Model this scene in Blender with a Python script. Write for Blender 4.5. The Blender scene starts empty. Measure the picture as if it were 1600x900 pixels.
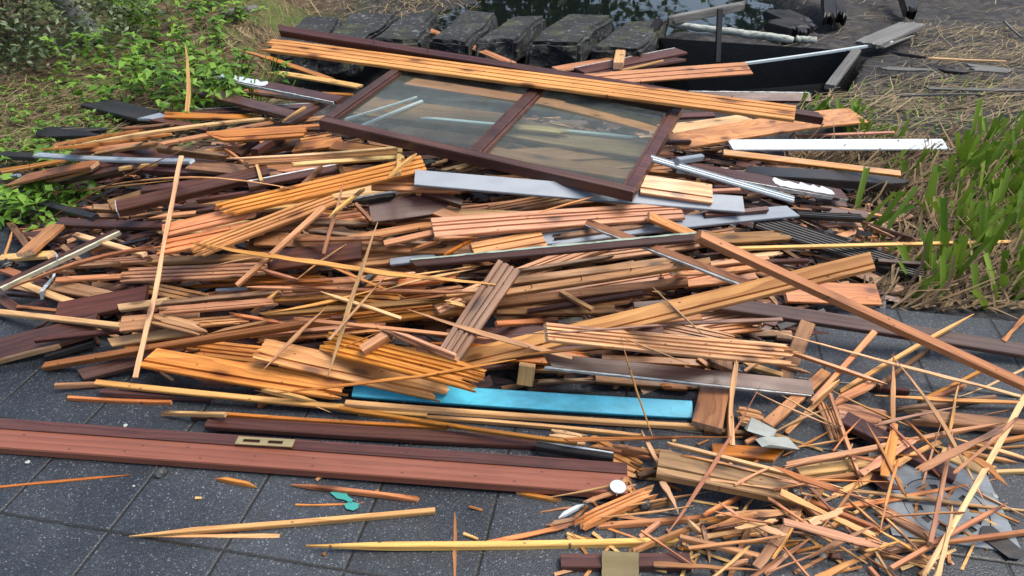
import bpy, math, random
import numpy as np
from mathutils import Vector, Matrix, noise as mnoise
R = math.radians
random.seed(7); RNG = np.random.default_rng(7)
scene = bpy.context.scene
C = scene.collection

# ------------------------------------------------------------------ camera
CAM_H, PITCH, F = 1.45, R(33), 1160.0
sp_, cp_ = math.sin(PITCH), math.cos(PITCH)
CAM = np.array([0.0, 0.0, CAM_H])
def ray(px, py):
    """direction with unit axial depth through photo pixel (1600x900)"""
    u = (np.asarray(px, float) - 800) / F; v = (np.asarray(py, float) - 450) / F
    return np.stack([u + 0 * v, cp_ - v * sp_ + 0 * u, -sp_ - v * cp_ + 0 * u], -1)
def G(px, py, z=0.0):
    d = ray(px, py); return CAM + d * ((z - CAM_H) / d[2])
cam = bpy.data.cameras.new('camera'); camo = bpy.data.objects.new('camera', cam); C.objects.link(camo)
camo.location = CAM; camo.rotation_euler = (math.pi / 2 - PITCH, 0, 0)
cam.sensor_width = 36; cam.lens = 36 * F / 1600; cam.clip_end = 500; cam.clip_start = 0.05
scene.camera = camo

# ------------------------------------------------------------------ light
SUN_EL, SUN_AZ = R(66), R(98)
w = bpy.data.worlds.new('World'); scene.world = w; w.use_nodes = True
nt = w.node_tree; bg = nt.nodes['Background']
sky = nt.nodes.new('ShaderNodeTexSky'); sky.sky_type = 'NISHITA'; sky.sun_disc = False
sky.sun_elevation = SUN_EL; sky.sun_rotation = SUN_AZ
sky.air_density = 1.0; sky.dust_density = 4.0; sky.ozone_density = 0.6
nt.links.new(sky.outputs[0], bg.inputs[0]); bg.inputs[1].default_value = 0.12
sun = bpy.data.lights.new('sun', 'SUN'); sun.energy = 1.9; sun.angle = R(34); sun.color = (1, .95, .87)
so_ = bpy.data.objects.new('sun', sun); C.objects.link(so_)
sd = Vector((math.sin(SUN_AZ) * math.cos(SUN_EL), math.cos(SUN_AZ) * math.cos(SUN_EL), math.sin(SUN_EL)))
so_.rotation_euler = (-sd).to_track_quat('-Z', 'Y').to_euler(); so_.location = (0, 0, 6)
scene.view_settings.view_transform = 'Standard'; scene.view_settings.look = 'None'
scene.view_settings.gamma = 1; scene.view_settings.exposure = EXPO = 0.88
try:
    scene.cycles.max_bounces = 6; scene.cycles.transparent_max_bounces = 8
except Exception: pass

# ------------------------------------------------------------------ node helpers
class NT:
    def __init__(s, name):
        s.m = bpy.data.materials.new(name); s.m.use_nodes = True; s.t = s.m.node_tree
        s.b = s.t.nodes['Principled BSDF']
    def n(s, typ, **kw):
        x = s.t.nodes.new('ShaderNode' + typ)
        for k, v in kw.items():
            if k.startswith('i'):
                key = k[1:]
                x.inputs[int(key) if key.isdigit() else key].default_value = v
            else: setattr(x, k, v)
        return x
    def l(s, a, b): s.t.links.new(a, b)
    def math(s, op, a, b=None, c=None):
        x = s.n('Math', operation=op)
        for i, q in enumerate((a, b, c)):
            if q is None: continue
            if isinstance(q, (int, float)): x.inputs[i].default_value = q
            else: s.l(q, x.inputs[i])
        return x.outputs[0]
    def ramp(s, fac, stops, interp='LINEAR'):
        r = s.n('ValToRGB'); r.color_ramp.interpolation = interp
        e = r.color_ramp.elements
        while len(e) < len(stops): e.new(0.5)
        for q, (p, c) in zip(e, stops):
            q.position = p; q.color = (*c, 1) if len(c) == 3 else c
        s.l(fac, r.inputs[0]); return r.outputs[0]
    def mix(s, fac, a, b, mode='MIX'):
        x = s.n('Mix', data_type='RGBA', blend_type=mode)
        for i, q in ((0, fac), (6, a), (7, b)):
            if isinstance(q, (int, float)): x.inputs[i].default_value = q
            elif isinstance(q, tuple): x.inputs[i].default_value = (*q, 1) if len(q) == 3 else q
            else: s.l(q, x.inputs[i])
        return x.outputs[2]
    def noise(s, vec, scale, detail=4, rough=.55, dist=0):
        x = s.n('TexNoise', iScale=scale, iDetail=detail, iRoughness=rough, iDistortion=dist)
        if vec is not None: s.l(vec, x.inputs['Vector'])
        return x.outputs['Fac']
    def mapping(s, vec, sc=(1, 1, 1), rot=(0, 0, 0)):
        x = s.n('Mapping'); x.inputs['Scale'].default_value = sc; x.inputs['Rotation'].default_value = rot
        s.l(vec, x.inputs['Vector']); return x.outputs[0]
    def bump(s, h, strength=.3, dist=.002):
        x = s.n('Bump', iStrength=strength, iDistance=dist); s.l(h, x.inputs['Height']); s.l(x.outputs[0], s.b.inputs['Normal'])
    def set(s, **kw):
        for k, v in kw.items():
            s.b.inputs[k.replace('_', ' ')].default_value = v

def objvec(n, k=37.0):
    tc = n.n('TexCoord'); oi = n.n('ObjectInfo')
    off = n.n('CombineXYZ'); r = n.math('MULTIPLY', oi.outputs['Random'], k)
    for i in range(3): n.l(r, off.inputs[i])
    a = n.n('VectorMath', operation='ADD'); n.l(tc.outputs['Object'], a.inputs[0]); n.l(off.outputs[0], a.inputs[1])
    return a.outputs[0], oi.outputs['Random']

def wood(name, light, dark, knots=True, rough=(.35, .6), spec=.5, var=.58, stain=.35, ring=4.0, bump=.35, stain_col=(.09, .045, .022), blot=None, coat=0.0, worn=.35):
    n = NT(name); v, rnd = objvec(n)
    v1 = n.mapping(v, (1.1, 16, 16))
    wob = n.noise(n.mapping(v, (1.6, 5, 5)), 1.0, 3)
    sep = n.n('SeparateXYZ'); n.l(v, sep.inputs[0])
    # cathedral rings: distance coordinate warped along the grain
    rr = n.math('ADD', n.math('MULTIPLY', sep.outputs[1], 46.0), n.math('MULTIPLY', wob, ring * 2.2))
    rr = n.math('ADD', rr, n.math('MULTIPLY', sep.outputs[2], 30.0))
    band = n.math('FRACT', rr)
    band = n.math('POWER', band, 1.6)
    fib = n.noise(n.mapping(v, (2.2, 150, 150)), 1.0, 5, .75)
    med = n.noise(v1, 1.0, 5, .6)
    f = n.math('ADD', n.math('MULTIPLY', band, .34), n.math('ADD', n.math('MULTIPLY', fib, .95), n.math('MULTIPLY', med, .75)))
    f = n.math('MULTIPLY', n.math('SUBTRACT', f, .55), 1.15)
    col = n.ramp(f, [(.22, light), (.55, tuple(.55 * a + .45 * b for a, b in zip(light, dark))), (.95, dark)])
    # worn patches where the finish has gone and the wood is paler, long scuffs along the grain
    wn_ = n.noise(n.mapping(v, (1.3, 7, 7)), 1.0, 4, .6)
    col = n.mix(n.math('MULTIPLY', n.ramp(wn_, [(.53, (0, 0, 0)), (.66, (1, 1, 1))]), worn), col, tuple(min(1, 1.25 * c + .03) for c in light))
    scf = n.noise(n.mapping(v, (3.5, 210, 210)), 1.0, 3, .6)
    col = n.mix(n.math('MULTIPLY', n.ramp(scf, [(.60, (0, 0, 0)), (.70, (1, 1, 1))]), .5), col, tuple(.38 * c for c in dark))
    if knots:
        vo = n.n('TexVoronoi', voronoi_dimensions='2D', iScale=1.0, iRandomness=1.0); n.l(n.mapping(v, (3.2, 9, 9)), vo.inputs['Vector'])
        k = n.ramp(vo.outputs['Distance'], [(.0, (1, 1, 1)), (.06, (.9, .9, .9)), (.12, (0, 0, 0))])
        halo = n.ramp(vo.outputs['Distance'], [(.05, (1, 1, 1)), (.26, (0, 0, 0))])
        col = n.mix(n.math('MULTIPLY', halo, .5), col, tuple(.8 * c for c in dark))
        col = n.mix(n.math('MULTIPLY', k, .8), col, tuple(.3 * c for c in dark))
    if stain:
        st = n.noise(n.mapping(v, (2.6, 6, 6)), 1.0, 5, .65)
        stm = n.ramp(st, [(.50, (0, 0, 0)), (.68, (1, 1, 1))])
        col = n.mix(n.math('MULTIPLY', stm, stain), col, stain_col)
    if blot:
        st = n.noise(n.mapping(v, (5, 14, 14)), 1.0, 5, .7)
        stm = n.ramp(st, [(.56, (0, 0, 0)), (.62, (1, 1, 1))])
        col = n.mix(n.math('MULTIPLY', stm, blot[1]), col, blot[0])
    # nail and screw marks
    nh = n.n('TexVoronoi', voronoi_dimensions='2D', iScale=1.0); n.l(n.mapping(v, (7, 13, 13)), nh.inputs['Vector'])
    col = n.mix(n.math('MULTIPLY', n.ramp(nh.outputs['Distance'], [(.020, (1, 1, 1)), (.034, (0, 0, 0))]), .8), col, (.03, .018, .012))
    hs = n.n('HueSaturation')
    n.l(col, hs.inputs['Color'])
    oc = n.n('ObjectInfo'); cs = n.n('SeparateColor'); n.l(oc.outputs['Color'], cs.inputs[0])
    n.l(n.math('ADD', n.math('MULTIPLY', cs.outputs[0], var), 1 - var * .55), hs.inputs['Value'])
    n.l(n.math('ADD', n.math('MULTIPLY', cs.outputs[1], .018), .4915), hs.inputs['Hue'])
    n.l(n.math('ADD', n.math('MULTIPLY', cs.outputs[2], .24), .86), hs.inputs['Saturation'])
    n.l(hs.outputs[0], n.b.inputs['Base Color'])
    wet = n.noise(n.mapping(v, (4, 9, 9)), 1.0, 4)
    mr = n.n('MapRange'); mr.inputs['From Min'].default_value = .35; mr.inputs['From Max'].default_value = .65
    mr.inputs['To Min'].default_value = rough[0]; mr.inputs['To Max'].default_value = rough[1]
    n.l(wet, mr.inputs['Value']); n.l(mr.outputs[0], n.b.inputs['Roughness'])
    n.set(Specular_IOR_Level=spec)
    if coat: n.set(Coat_Weight=coat, Coat_Roughness=.18)
    n.bump(n.math('ADD', n.math('MULTIPLY', fib, .6), n.math('MULTIPLY', band, .35)), bump, .0012)
    return n.m

def plain(name, col, rough=.5, metal=0, spec=.5, var=.12, dirt=(.12, .09, .06), dirt_amt=.35, bump=.15, grooves=None, scale=8):
    n = NT(name); v, rnd = objvec(n)
    a = n.noise(n.mapping(v, (1, 2.5, 2.5)), scale, 6, .65)
    b = n.noise(v, 90, 3)
    f = n.ramp(a, [(.48, (0, 0, 0)), (.72, (1, 1, 1))])
    c = n.mix(n.math('MULTIPLY', f, dirt_amt), col, dirt)
    sp = n.ramp(b, [(.66, (0, 0, 0)), (.72, (1, 1, 1))])
    c = n.mix(n.math('MULTIPLY', sp, dirt_amt * .7), c, dirt)
    hs = n.n('HueSaturation'); n.l(c, hs.inputs['Color']); n.l(n.math('ADD', n.math('MULTIPLY', rnd, var), 1 - var / 2), hs.inputs['Value'])
    n.l(hs.outputs[0], n.b.inputs['Base Color'])
    n.l(n.math('ADD', n.math('MULTIPLY', a, .25), rough - .12), n.b.inputs['Roughness'])
    n.set(Metallic=metal, Specular_IOR_Level=spec)
    n.bump(n.math('ADD', a, n.math('MULTIPLY', b, .4)), bump, .002)
    return n.m

M = {}
M['pt'] = wood('varnished_pine', (.63, .29, .092), (.25, .074, .018), rough=(.32, .55), ring=3.2, stain=.38, stain_col=(.17, .06, .022))
M['po'] = wood('orange_pine', (.52, .22, .06), (.21, .064, .014), rough=(.28, .5), ring=5.0, stain=.42, stain_col=(.12, .045, .016))
M['pl'] = wood('raw_pine', (.68, .425, .165), (.38, .18, .055), knots=True, rough=(.45, .7), ring=2.6, stain=.28, stain_col=(.24, .12, .045), var=.25)
M['pk'] = wood('reddish_pine', (.53, .23, .09), (.20, .060, .022), rough=(.35, .6), ring=3.0, stain=.4, stain_col=(.12, .042, .024))
M['wb'] = wood('weathered_pine', (.34, .17, .068), (.115, .050, .019), rough=(.4, .7), ring=3.0, stain=.5, stain_col=(.035, .019, .011))
M['mo'] = wood('brown_hardwood', (.42, .185, .075), (.19, .068, .027), knots=False, rough=(.3, .5), ring=1.2, stain=.3, stain_col=(.10, .04, .026))
M['mh'] = wood('dark_mahogany', (.105, .042, .031), (.032, .013, .010), knots=False, rough=(.26, .5), ring=1.4, stain=.5, stain_col=(.018, .008, .009), spec=.42, coat=0, bump=.25, worn=.2)
M['mr'] = wood('red_mahogany', (.25, .082, .043), (.15, .046, .025), knots=False, rough=(.25, .42), ring=.4, stain=.25, stain_col=(.09, .028, .018), var=.1, bump=.3, worn=.25)
M['bk'] = wood('charred_wood', (.020, .019, .020), (.006, .006, .007), knots=False, rough=(.3, .6), ring=2, stain=.3, stain_col=(.035, .024, .015), spec=.5, bump=.9, worn=.1)
M['gw'] = wood('grey_wood', (.16, .16, .15), (.05, .048, .044), knots=False, rough=(.5, .8), ring=2, stain=.4, stain_col=(.035, .034, .03), bump=.8)
M['bd'] = M['bk']
M['raw'] = wood('broken_pine_fibre', (.66, .42, .22), (.36, .17, .075), knots=False, rough=(.55, .8), stain=.2, stain_col=(.25, .09, .04), bump=.8)
M['wp'] = plain('white_paint', (.50, .58, .61), .4, dirt=(.30, .32, .31), dirt_amt=.3)
M['gy'] = plain('grey_paint', (.225, .26, .30), .45, dirt=(.14, .16, .18), dirt_amt=.35, spec=.3)
M['al'] = plain('dull_aluminium', (.44, .50, .54), .45, metal=.1, dirt=(.35, .36, .36), dirt_amt=.35)
M['bl'] = plain('turquoise_paint', (.07, .50, .68), .35, dirt=(.015, .13, .18), dirt_amt=.5, var=.02)
M['edge'] = plain('flaking_white_edge', (.50, .53, .52), .55, dirt=(.05, .035, .03), dirt_amt=.9, scale=30)
M['green'] = plain('verdigris_edge', (.34, .42, .33), .55, dirt=(.05, .06, .05), dirt_amt=.9, scale=25)
M['olive'] = plain('olive_white_paint', (.58, .58, .42), .5, dirt=(.20, .17, .10), dirt_amt=.6, scale=25)
M['nail'] = plain('rusty_nail', (.05, .04, .035), .5, metal=.6)
M['sp'] = wood('fresh_splinter', (.62, .345, .13), (.36, .155, .046), rough=(.4, .65), ring=2.6, stain=.35, stain_col=(.22, .085, .03)); M['so'] = M['pt']
M['sd'] = wood('red_splinter', (.34, .15, .075), (.15, .055, .028), knots=False, rough=(.4, .6))

# ------------------------------------------------------------------ object helpers
CR = random.Random(4)
def link(name, me, mat=None, parent=None, mw=None):
    o = bpy.data.objects.new(name, me); C.objects.link(o)
    if mat is not None and me is not None and not me.materials: me.materials.append(mat)
    if parent is not None: o.parent = parent
    o.color = (CR.random(), CR.random(), CR.random(), 1)
    if mw is not None: o.matrix_world = mw
    return o
def tag(o, label=None, cat=None, group=None, kind=None):
    if label: o['label'] = label
    if cat: o['category'] = cat
    if group: o['group'] = group
    if kind: o['kind'] = kind
    return o
def mesh(name, vs, fs, smooth=False):
    me = bpy.data.meshes.new(name); me.from_pydata([tuple(map(float, p)) for p in vs], [], fs)
    if smooth:
        me.polygons.foreach_set('use_smooth', [True] * len(me.polygons))
    me.update(); return me
def box(vs, fs, lo, hi):
    b = len(vs)
    for x in (lo[0], hi[0]):
        for y in (lo[1], hi[1]):
            for z in (lo[2], hi[2]): vs.append((x, y, z))
    for q in ((0, 1, 3, 2), (4, 6, 7, 5), (0, 4, 5, 1), (2, 3, 7, 6), (0, 2, 6, 4), (1, 5, 7, 3)): fs.append(tuple(b + i for i in q))

# ------------------------------------------------------------------ terrain
ROW = R(-10.5)                                    # direction of the paving joints on the ground
EX = np.array([math.cos(ROW), math.sin(ROW)]); EY = np.array([-math.sin(ROW), math.cos(ROW)])
EDGE0 = np.array([0.0, 2.34])                     # a point on the paving's rear edge
def smooth(a, b, x):
    t = np.clip((x - a) / (b - a), 0, 1); return t * t * (3 - 2 * t)
PIT = [G(1030, 62)[:2], G(1330, 82)[:2], G(1300, 132)[:2], G(1085, 150)[:2]]   # rear-left, rear-right, near-right, near-left
def inside(poly, x, y):
    d = None
    for i in range(len(poly)):
        a, b = poly[i], poly[(i + 1) % len(poly)]
        e = (b - a) / np.linalg.norm(b - a); dd = -(e[0] * (y - a[1]) - e[1] * (x - a[0]))
        d = dd if d is None else np.minimum(d, dd)
    return d
def mound(x, y):
    q = ((x + .22) / 1.85) ** 2 + ((y - 2.78) / 1.18) ** 2
    h = .25 * np.clip(1 - q, 0, 1) ** .8
    return h
def vn(x, y, s, seed=0):
    return np.array([mnoise.noise((a * s, b * s, seed)) for a, b in zip(np.ravel(x), np.ravel(y))]).reshape(np.shape(x))
def soil(x, y):
    """height of the soil, without the fine noise"""
    d = (x - EDGE0[0]) * EY[0] + (y - EDGE0[1]) * EY[1]
    z = -.03 + .012 * smooth(-.02, .12, d)
    z = z - .22 * smooth(4.35, 4.75, y) * smooth(-2.2, -1.8, x) * (1 - smooth(1.0, 1.3, x))   # ditch before the stone blocks
    z = z - .75 * smooth(6.0, 6.5, y) * smooth(-.1, .35, x) * (1 - smooth(2.2, 2.7, x + .0 * y)) * (1 - smooth(10, 11, y))  # pond
    z = z + .35 * smooth(5.6, 8.5, y) * (1 - smooth(-1.4, .3, x))
    z = z - .60 * smooth(-.10, -.03, inside(PIT, x, y))
    return z

# ------------------------------------------------------------------ inverse-depth buffer in which the heap is stacked
BX0, BX1, BY0, BY1, BS = -420, 2020, -120, 1120, 4
bxs = np.arange(BX0, BX1, BS) + BS / 2; bys = np.arange(BY0, BY1, BS) + BS / 2
BXG, BYG = np.meshgrid(bxs, bys)
D0 = ray(BXG, BYG)
W = np.zeros(BXG.shape)
def init_buffer():
    tg = np.where(D0[..., 2] < -.05, -CAM_H / np.minimum(D0[..., 2], -.05), 60.0)
    best = tg.copy()
    done = np.zeros(tg.shape, bool)
    for t in np.arange(.8, 7.0, .02):
        P = CAM + D0 * t
        h = mound(P[..., 0], P[..., 1])
        hit = (~done) & (P[..., 2] <= h) & (h > 0)
        best[hit] = t; done |= hit
    W[:] = 1 / np.minimum(best, tg)
init_buffer()
def sampleW(px, py):
    ix = np.clip(((px - BX0) / BS).astype(int), 0, W.shape[1] - 1); iy = np.clip(((py - BY0) / BS).astype(int), 0, W.shape[0] - 1)
    return W[iy, ix]
def support(s, w):
    """lowest straight line a+b*s lying on or above all samples"""
    pts = sorted(zip(s, w)); hull = []
    for p in pts:
        while len(hull) >= 2 and (hull[-1][0] - hull[-2][0]) * (p[1] - hull[-2][1]) - (hull[-1][1] - hull[-2][1]) * (p[0] - hull[-2][0]) >= 0: hull.pop()
        hull.append(p)
    for (s0, w0), (s1, w1) in zip(hull, hull[1:]):
        if s0 <= .5 <= s1:
            b = (w1 - w0) / (s1 - s0); return w0 - b * s0, b
    return max(w), 0.0
def unit(v): v = np.asarray(v, float); return v / np.linalg.norm(v)
def mound_normal(P):
    e = .12; x, y = P[0], P[1]
    f = lambda a, b: float(mound(np.array(a), np.array(b)))
    n = np.array([-(f(x + e, y) - f(x - e, y)) / (2 * e), -(f(x, y + e) - f(x, y - e)) / (2 * e), 1.0])
    n[0] *= .6; n[1] = min(n[1], .05)
    return unit(n)
STAT = []
def place(p0, p1, wpx0, wpx1, th, n=None, tol=.005, jit=.10, rng=random, upright=False):
    """rest a straight piece on the heap along the pixel line p0-p1; returns frame, length, widths"""
    p0 = np.array(p0, float); p1 = np.array(p1, float); L = np.linalg.norm(p1 - p0)
    ns = max(6, int(L / 6)); s = np.linspace(0.01, .99, ns)
    perp = np.array([-(p1 - p0)[1], (p1 - p0)[0]]) / L
    us = [-.42, 0, .42] if max(wpx0, wpx1) > 6 else [0]
    cx = p0[0] + (p1 - p0)[0] * s; cy = p0[1] + (p1 - p0)[1] * s
    ww = wpx0 + (wpx1 - wpx0) * s
    smp = [(cx + perp[0] * u * ww, cy + perp[1] * u * ww) for u in us]
    Ws = [sampleW(*q) for q in smp]
    Ws = [q - tol * q * q for q in Ws]
    a, b = support(s, Ws[len(us) // 2])
    given = n
    for it in range(3):
        w0, w1 = a, a + b
        w0 = max(w0, .04); w1 = max(w1, .04)
        P0 = CAM + ray(*p0) / w0; P1 = CAM + ray(*p1) / w1
        ax = unit(P1 - P0)
        if given is None:
            if it == 0: jn = np.array([rng.uniform(-jit, jit), rng.uniform(-jit, jit), 0])
            nn = unit(mound_normal((P0 + P1) / 2) + jn); nn = unit(nn + (.9 if abs(nn @ ax) > .35 else .3) * unit(CAM - P0)) if P0[2] + P1[2] > .12 else nn
        else: nn = unit(given)
        if abs(nn @ ax) > .95: nn = unit(nn + np.array([0, -.6, .3]))
        bb = unit(np.cross(nn, ax)); nn = np.cross(ax, bb)
        D = nn @ (P0 - CAM)
        if D > -.15 * np.linalg.norm(P0 - CAM):        # nearly edge-on to the eye: roll it towards the front
            nn = unit(nn + .5 * unit(CAM - P0)); bb = unit(np.cross(nn, ax)); nn = np.cross(ax, bb); D = nn @ (P0 - CAM)
        pw = lambda q: (ray(*q) @ nn) / D
        base = pw(smp[len(us) // 2])
        adj = np.max([Ws[i] - (pw(smp[i]) - base) for i in range(len(us))], 0)
        a, b = support(s, adj)
    if upright: a, b = max(a + b, a), 0.0
    k = abs(D) / max(abs(D) - th / 2, .05); kt = abs(D) / max(abs(D) - th, .05)
    P0 = CAM + ray(*p0) / (max(a, .04) * k); P1 = CAM + ray(*p1) / (max(a + b, .04) * k)
    ax = unit(P1 - P0); bb = unit(np.cross(nn, ax)); nn = np.cross(ax, bb)
    # widths: silhouette of the box (face + thickness) must span the traced pixel width
    def pxspan(P, v):
        d = P - CAM; f = np.array([0, cp_, -sp_]); up = np.array([0, sp_, cp_]); t = d @ f
        pr = lambda X: np.array([800 + F * ((X - CAM)[0]) / ((X - CAM) @ f), 450 - F * ((X - CAM) @ up) / ((X - CAM) @ f)])
        return abs((pr(P + v * .01) - pr(P - v * .01)) @ perp) / .02
    wd = []
    for P, wp in ((P0, wpx0), (P1, wpx1)):
        sb = max(pxspan(P, bb), 60); sn = pxspan(P, nn)
        wd.append(max((wp - th * sn) / sb, th * .8))
    # rasterise the top face
    L3 = np.linalg.norm(P1 - P0); top = nn * th / 2
    quad = [P0 + bb * wd[0] / 2 + top, P1 + bb * wd[1] / 2 + top, P1 - bb * wd[1] / 2 + top, P0 - bb * wd[0] / 2 + top]
    raster(quad, nn)
    STAT.append((P0, P1))
    mw = Matrix(((ax[0], bb[0], nn[0], (P0 + P1)[0] / 2), (ax[1], bb[1], nn[1], (P0 + P1)[1] / 2), (ax[2], bb[2], nn[2], (P0 + P1)[2] / 2), (0, 0, 0, 1)))
    return mw, L3, wd[0], wd[1]
def proj(P):
    d = np.asarray(P) - CAM; t = d @ np.array([0, cp_, -sp_])
    return np.array([800 + F * d[0] / t, 450 - F * (d @ np.array([0, sp_, cp_])) / t]), t
def raster(quad, nn):
    q = np.array([proj(p)[0] for p in quad]); D = nn @ (quad[0] - CAM)
    x0, y0 = q.min(0); x1, y1 = q.max(0)
    i0, i1 = max(0, int((x0 - BX0) / BS)), min(W.shape[1], int((x1 - BX0) / BS) + 1)
    j0, j1 = max(0, int((y0 - BY0) / BS)), min(W.shape[0], int((y1 - BY0) / BS) + 1)
    if i1 <= i0 or j1 <= j0: return
    X = BXG[j0:j1, i0:i1]; Y = BYG[j0:j1, i0:i1]; m = np.ones(X.shape, bool); sgn = 0
    for i in range(4):
        a, b = q[i], q[(i + 1) % 4]; cr = (b[0] - a[0]) * (Y - a[1]) - (b[1] - a[1]) * (X - a[0])
        c = (q.mean(0) - a); sg = (b[0] - a[0]) * c[1] - (b[1] - a[1]) * c[0]
        m &= (cr * np.sign(sg) >= -2.0 * np.linalg.norm(b - a))
    pw = (D0[j0:j1, i0:i1] @ nn) / D
    sub = W[j0:j1, i0:i1]; sub[m] = np.maximum(sub[m], pw[m])

# ------------------------------------------------------------------ plank meshes
def plank_mesh(name, L, w0, w1, th, ends='cc', g=0, bow=0.0, ridged=False, rng=random, sliver=False, ybow=0.0, tongue=True):
    wm = max(w0, w1)
    # cross-section: list of (y fraction -.5...5, drop below the top face)
    pr = []
    ch = min(.0022, th * .18) / max(wm, .004)
    ch = min(ch, .12)
    pr += [(-.5, th * .16), (-.5 + ch, 0)]
    if ridged:
        k = max(3, int(wm / .012))
        for i in range(k):
            y = -.5 + (i + .5) / k; h = .25 / k
            pr += [(y - h, 0), (y - h * .5, .004), (y + h * .5, .004), (y + h, 0)]
    elif g and wm > .02:
        gw = min(.0036 / wm, .05)
        for i in range(g):
            y = -.5 + (i + 1) / (g + 1) + (rng.uniform(-.05, .05) if g > 1 else -.22)
            pr += [(y - gw, 0), (y - gw * .55, min(.0065, th * .5)), (y + gw * .55, min(.0065, th * .5)), (y + gw, 0)]
    nfill = 11 if 'j' in ends or 's' in ends else 3
    ys = [y for y, _ in pr]
    for i in range(1, nfill):
        y = -.5 + i / nfill + rng.uniform(-.03, .03)
        if all(abs(y - q) > .02 for q in ys) and -.45 < y < .45 and not ridged: pr.append((y, 0))
    pr += [(.5 - ch, 0), (.5, th * .16)]
    pr.sort()
    K = len(pr); nsx = max(4, min(40, int(L / .05)))
    if sliver: nsx = max(8, nsx)
    us = np.linspace(0, 1, nsx + 1)
    def endoff(e):
        o = np.zeros(K)
        if e == 'a':
            sl = rng.choice((-1, 1)) * wm * rng.uniform(.4, .9); o = np.array([y * sl + abs(sl) / 2 for y, _ in pr])
        elif e == 'j':
            amp = min(.075, .25 * L, wm * 1.3 + .010); base = rng.uniform(-.5, .5) * amp; q = []; cur = rng.random()
            for i in range(K):                         # torn strips: neighbours break at nearly the same length, then jump
                if rng.random() < .38: cur = rng.random() ** 1.8
                q.append(cur * amp + rng.random() * amp * .16)
            o = np.array([abs(base * pr[i][0] * 1.4) + q[i] for i in range(K)])
        elif e == 's':
            amp = min(.11, .3 * L); o = np.array([(rng.random() ** 1.3) * amp for y, _ in pr])
        return o
    o0, o1 = endoff(ends[0]), endoff(ends[1])
    def taper(u):
        f = 1.0
        if ends[0] == 'p': f *= min(1, .12 + (u / (.55 if sliver else .25)) ** .8)
        if ends[1] == 'p': f *= min(1, .12 + ((1 - u) / (.55 if sliver else .25)) ** .8)
        return f
    ph = rng.uniform(0, 9); wob = (.16 if sliver else .0); kx = rng.uniform(.25, .75); ka = rng.uniform(-1, 1) * (.016 * L if sliver else 0)
    skew = rng.uniform(-.5, .5)
    vs = []; top = []; bot = []
    for i, u in enumerate(us):
        f = taper(u); wd = (w0 + (w1 - w0) * u) * f * (1 + wob * math.sin(7 * u + ph) + wob * rng.uniform(-1, 1))
        zb = bow * (1 - (2 * u - 1) ** 2); yb = ybow * (1 - (2 * u - 1) ** 2) + skew * (1 - f) * (w0 + w1) * .5 + ka * (u / kx if u < kx else (1 - u) / (1 - kx)) + (rng.uniform(-1, 1) * wm * .07 if sliver else 0)
        tr, br = [], []
        for k, (y, dz) in enumerate(pr):
            x = -L / 2 + u * L + o0[k] * max(0, 1 - u * 3) - o1[k] * max(0, 1 - (1 - u) * 3)
            fz = max(f, .35)
            ez = 0.0
            if ends[0] in 'js' and i == 0: ez = rng.uniform(0, .35) * th
            if ends[1] in 'js' and i == nsx: ez = rng.uniform(0, .35) * th
            tr.append(len(vs)); vs.append((x, y * wd + yb, (th / 2 - dz - ez) * fz + zb))
            bz = -th / 2 + (th * .12 if k in (0, K - 1) else 0)
            br.append(len(vs)); vs.append((x - (ez * 1.5 if i == nsx else -ez * 1.5 if i == 0 else 0), y * wd + yb, bz * fz + zb))
        top.append(tr); bot.append(br)
    fs = []; mi = []
    for i in range(nsx):
        for k in range(K - 1):
            fs.append((top[i][k], top[i + 1][k], top[i + 1][k + 1], top[i][k + 1])); mi.append(0)
            fs.append((bot[i][k], bot[i][k + 1], bot[i + 1][k + 1], bot[i + 1][k])); mi.append(0)
        fs.append((top[i][0], bot[i][0], bot[i + 1][0], top[i + 1][0])); mi.append(0)
        fs.append((top[i][-1], top[i + 1][-1], bot[i + 1][-1], bot[i][-1])); mi.append(0)
    for i, sg in ((0, 1), (nsx, -1)):
        for k in range(K - 1):
            q = (top[i][k], top[i][k + 1], bot[i][k + 1], bot[i][k])
            fs.append(q if sg > 0 else q[::-1]); mi.append(1)
    # orient faces outward (local frame is right handed: x along, y across, z up)
    me = mesh(name, vs, [f[::-1] for f in fs])
    me.polygons.foreach_set('material_index', mi)
    return me

KIND = {  # thickness, object name, category
 'pt': (.015, 'pine_board', 'board'), 'po': (.015, 'pine_board', 'board'), 'pl': (.015, 'pine_board', 'board'), 'pk': (.014, 'pine_board', 'board'),
 'wb': (.016, 'weathered_board', 'board'), 'mh': (.018, 'mahogany_board', 'board'), 'mr': (.024, 'fascia_board', 'board'), 'mo': (.022, 'hardwood_batten', 'batten'),
 'bk': (.022, 'charred_board', 'board'), 'bd': (.022, 'decking_board', 'board'), 'wp': (.012, 'painted_board', 'board'), 'gw': (.012, 'weathered_board', 'board'), 'gy': (.012, 'painted_board', 'board'),
 'al': (.012, 'aluminium_strip', 'metal strip'), 'bl': (.018, 'painted_board', 'board'),
 'sp': (.006, 'wood_splinter', 'splinter'), 'so': (.006, 'wood_splinter', 'splinter'), 'sd': (.006, 'wood_splinter', 'splinter')}
GROUP = {'board': 'loose boards in the wood pile', 'batten': 'loose battens in the wood pile', 'splinter': 'loose splinters of the wood pile', 'metal strip': 'metal strips in the wood pile', 'block': 'wood blocks in the pile'}

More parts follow.
